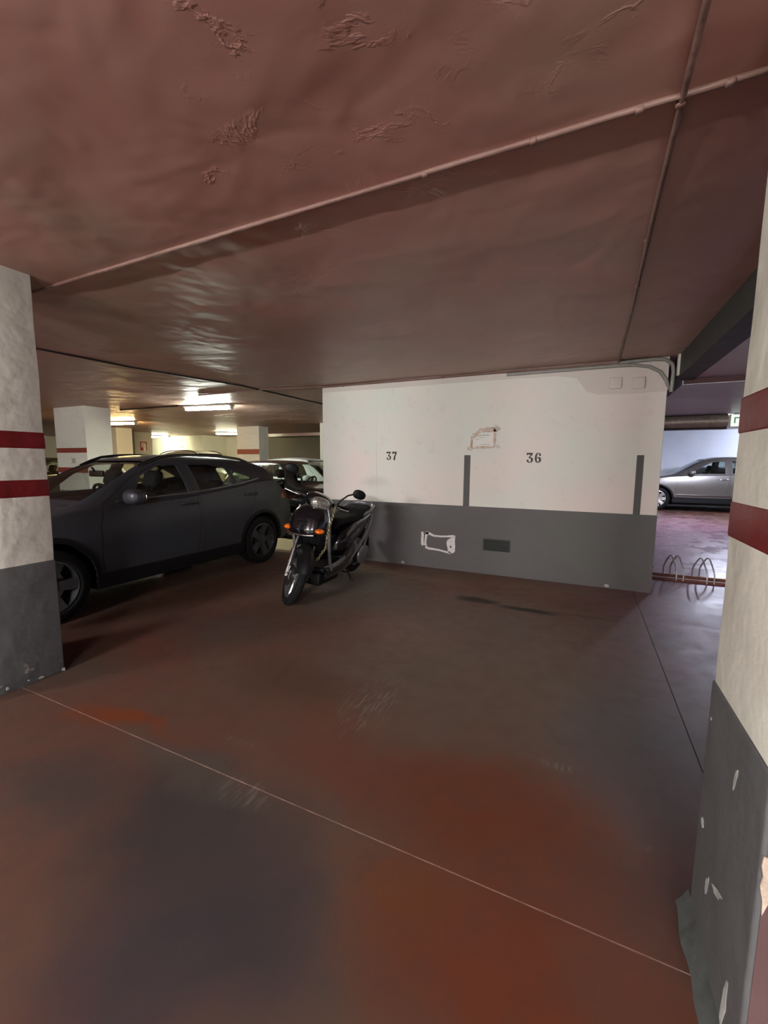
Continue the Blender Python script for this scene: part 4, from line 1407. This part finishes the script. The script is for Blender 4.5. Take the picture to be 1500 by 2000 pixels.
# conduits and cables
def conduit(name, label, path, r, mat, clips=(), bumps=0, cat='conduit', flat=None, sub=18):
    P = [Vector(p) for p in path]
    pts, rad = [], []
    for i in range(len(P) - 1):
        for k in range(sub):
            q = k / sub
            p = P[i].lerp(P[i + 1], q)
            w = mnoise.noise(p * 2.3) * .006 * bumps
            pts.append(p + Vector((w * .6, w, w * .3)))
            rad.append(r * (1 + .35 * bumps * max(0, mnoise.noise(p * 9))))
    pts.append(P[-1]); rad.append(r)
    t = thing(name, label, cat, tuple(P[0]))
    MB().tube([p - P[0] for p in pts], rad, 10, flat=flat).build('tube', mat, t, 60)
    for c_ in clips:
        MB().ell(tuple(Vector(c_) - P[0]), (r * 1.5, r * 1.35, r * 1.2), None, 12, 8, .7).build('clip', mat, t, 50)
    return t
yA = 1.672
conduit('ceiling_conduit', 'thick painted-over conduit crossing the brown ceiling between the two near pillars', [(-3.5, yA, CZ - .006), (-1.7, yA - .008, CZ - .008), (.2, yA, CZ - .006), (.83, yA, CZ - .006)],   .0095, M['conduit'], [(-2.6, yA, CZ - .008), (-.62, yA, CZ - .01), (-.22, yA, CZ - .008), (.1, yA, CZ - .01), (.33, yA, CZ - .01)], 1.0)
conduit('ceiling_conduit', 'thin conduit running along the ceiling from above the camera to the wall corner', [(.205, -1.5, CZ - .008), (.21, 1.4, CZ - .008), (.222, 2.2, CZ - .008), (.255, 3.6, CZ - .008), (.288, YW - .03, CZ - .012), (.288, YW - .015, CZ - .05)], .010, M['conduit'], [(.212, 1.7, CZ - .008), (.228, 2.6, CZ - .008), (.245, 3.2, CZ - .008), (.287, YW - .03, CZ - .02)], .4)
conduit('ceiling_cable', 'dark cable clipped across the ceiling above the dark grey car', [(-5.04, 2.2, CZ - .008), (-4.95, 3.4, CZ - .008), (-4.6, 4.85, CZ - .01), (-4.58, 7.2, CZ - .008)], .011, M['cable_black'], [(-4.66, 4.6, CZ - .012)], .3, 'cable')
conduit('ceiling_conduit', 'brown conduit run along the top edge of the numbered wall', [(-5.9, 5.2, CZ - .012), (-4.4, 5.2, CZ - .012), (-3.56, YW - .03, CZ - .018), (-1.8, YW - .02, CZ - .02), (.27, YW - .02, CZ - .02)], .013, M['conduit'], [(-3.2, YW - .02, CZ - .02), (-1.7, YW - .02, CZ - .02)], .3)
conduit('wall_conduit', 'grey pipe bending round the top right corner of the numbered wall, inner one', [(-.9, YW - .02, CZ - .055), (.30, YW - .02, CZ - .055), (.45, YW - .02, CZ - .062), (.58, YW - .02, CZ - .09), (.68, YW - .02, CZ - .15), (.745, YW - .015, CZ - .25), (.768, YW + .02, CZ - .33)], .018, M['conduit_grey'], [], 0, 'pipe', sub=4)
conduit('wall_conduit', 'grey pipe bending round the top right corner of the numbered wall, outer one', [(.28, YW - .02, CZ - .022), (.62, YW - .02, CZ - .018), (.72, YW - .02, CZ - .03), (.785, YW - .01, CZ - .08), (.80, YW, CZ - .16), (.795, YW + .02, CZ - .36)], .019, M['conduit_grey'], [], 0, 'pipe', sub=4)
conduit('ceiling_conduit', 'pale conduit leading over the ceiling to the nearest tube lamp', [(-9.2, 6.0, CZ - .01), (-7.4, 6.02, CZ - .01)], .014, M['cable_black'], [], 0, sub=4)

# ------------------------------------------------------------------ lamps
def lamp(label, x, y, z, L, rz, mat, z_ceil):
    t = thing('tube_lamp', label, 'lamp', (x, y, z_ceil), rz)
    h = z - z_ceil
    MB().rbox((-L / 2, -.085, h - .012), (L / 2, .085, 0), .006).build('housing', M['batten'], t, 40)
    MB().rbox((-L / 2 + .03, -.045, h - .066), (L / 2 - .03, .045, h - .012), .025).build('diffuser', mat, t, 40)
    for sx in (1, -1):
        MB().rbox((sx * (L / 2 - .015) - .015, -.05, h - .07), (sx * (L / 2 - .015) + .015, .05, h), .01).build('end_cap', M['batten'], t, 40)
    return t


lamp('bright tube lamp nearest the camera, above the dark grey car', -6.80, 6.22, CZ - .03, 1.10, math.radians(8), M['tube_green'], CZ - .012)
lamp('amber glowing tube lamp beside the broad white pillar', -11.85, 7.70, CZ - .03, 1.0, math.radians(15), M['tube_warm'], CZ - .012)
lamp('far tube lamp just right of the slim fire-sign pillar', -16.5, 12.3, CZ - .03, 1.2, math.radians(10), M['tube_far'], CZ - .012)
lamp('far tube lamp touching the cream pillar', -12.05, 11.95, CZ - .03, 1.0, math.radians(30), M['tube_far'], CZ - .012)
# unseen lamps added behind the camera, hung low to light wall and ceiling
for lx, nm in ((-6.0, 'leftmost'), (-2.6, 'middle'), (.9, 'rightmost')):
    hl = lamp('added unseen fill lamp behind the viewer, ' + nm, lx, -3.6, CZ - .45, 1.3, 0, M['tube_fill'], CZ - .38)
    MB().tube([(-.5, 0, 0), (-.5, 0, .37)], .006, 6).build('hanger', M['steel'], hl)
    MB().tube([(.5, 0, 0), (.5, 0, .37)], .006, 6).build('hanger', M['steel'], hl)
lamp('cool tube lamp hidden behind the right pillar over the passage', 3.3, 13.0, 2.57, 1.6, PI / 2 - .1, M['tube_cool'], 2.61)
lamp('added unseen cool lamp brightening the far passage wall', 6.2, 15.6, 2.57, 1.6, 0, M['tube_cool'], 2.61)  # added out of view to brighten the far wall

# ------------------------------------------------------------------ right passage
t = thing('metal_duct', 'long brown metal duct below the passage ceiling', 'duct', (2.0, 9.0, 2.17))
MB().tube([(-1.3, 0, .0), (.15, 0, 0)], .115, 20).build('duct_shell', M['tin'], t, 40)
MB().box((-1.3, -.06, .112), (.15, .06, .13)).build('hanger_rail', M['cable_black'], t)
MB().box((-1.3, -.05, -.135), (.15, .05, -.113)).build('hanger_rail', M['cable_black'], t)
t = thing('exit_sign', 'glowing white-green emergency sign box hung at the end of the duct', 'sign', (2.27, 8.95, 2.17))
MB().rbox((-.10, -.05, -.115), (.16, .05, .105), .01).build('sign_case', M['batten'], t, 40)
MB().box((-.09, -.056, -.10), (.15, -.05, .09)).build('lit_panel', emit_mat('sign_panel_glow', (.78, 1.0, .80), .2), t)
sg = simple('sign_green', '#8fbf98', .5)
MB().box((-.05, -.0585, -.05), (-.03, -.056, .05)).box((-.03, -.0585, .03), (.05, -.056, .05)).box((.03, -.0585, -.06), (.05, -.056, .03)).build('sign_symbol', sg, t)

t = thing('floor_rail', 'low rusty red metal rail lying across the passage floor', 'rail', (2.2, 6.22, 0))
MB().box((-1.4, .05, 0), (2.2, .09, .045)).build('rail_bar', M['rust_red'], t, bevel=.005)
MB().box((-1.4, -.10, 0), (2.2, -.05, .03)).build('rail_bar', M['rust_red'], t, bevel=.005)
MB().box((-1.4, -.05, 0), (2.2, .05, .008)).build('rail_plate', M['rust_red'], t)
def hoop_rack(x, y, label):
    t = thing('hoop_rack', label, 'bike rack', (x, y, .008), .40, 'hoop racks on the floor rail')
    for dx in (0, .085):
        pts = [(dx, .13, 0), (dx, .13, .13), (dx, .10, .19), (dx, .035, .272), (dx, .012, .288), (dx, -.012, .286), (dx, -.035, .268), (dx, -.10, .17), (dx, -.13, .10), (dx, -.13, 0)]
        MB().tube(pts, .008, 8).build('hoop', M['hoop_steel'], t, 50)
hoop_rack(1.055, 6.20, 'double steel hoop rack nearest the numbered wall')
hoop_rack(1.36, 6.19, 'double steel hoop rack nearest the right pillar')

# ------------------------------------------------------------------ small far details
def far_text(txt, x, y, z, h, mat, label, face='-y'):
    cu = bpy.data.curves.new('lettering', 'FONT')
    cu.body = txt
    cu.size = h * 1.4
    cu.align_x = 'CENTER'
    cu.extrude = .002
    o = bpy.data.objects.new('lettering', cu)
    COL.objects.link(o)
    dg = bpy.context.evaluated_depsgraph_get()
    me = bpy.data.meshes.new_from_object(o.evaluated_get(dg))
    bpy.data.objects.remove(o)
    o = link('painted_number', me, mat)
    o.rotation_euler = (PI / 2, 0, 0) if face == '-y' else (PI / 2, 0, PI / 2)
    o.location = (x, y, z)
    return tag(o, label, 'number')
far_text('30', -9.76, 5.284, 1.38, .11, M['grey_mark'], 'grey stencilled 30 on the broad white pillar below its red band')
for (x, y, lb) in [(-16.0, 13.042, 'faded grey wall mark behind the far lamps, left one'), (-13.6, 14.192, 'faded grey wall mark behind the far lamps, right one')]:
    t = thing('wall_mark', lb, 'mark', (x, y, 2.2))
    for (dx, dz) in [(-.14, .12), (.06, .12), (-.14, -.16), (.06, -.16)]:
        MB().box((dx, 0, dz), (dx + .05, .006, dz + .2)).box((dx - .04, 0, dz), (dx + .1, .006, dz + .03)).build('stroke', M['grey_mark'], t)
t = thing('fire_sign', 'small red fire equipment sign on the slim far pillar', 'sign', (-15.425, 10.88, 2.02))
MB().box((-.004, -.13, -.17), (.008, .13, .17)).build('sign_plate', M['sign_red'], t)
MB().box((.008, -.02, -.2), (.012, .09, .1)).box((.008, -.09, -.05), (.012, -.04, .12)).box((.008, -.09, .10), (.012, .06, .13)).build('pictogram', M['sign_white'], t)
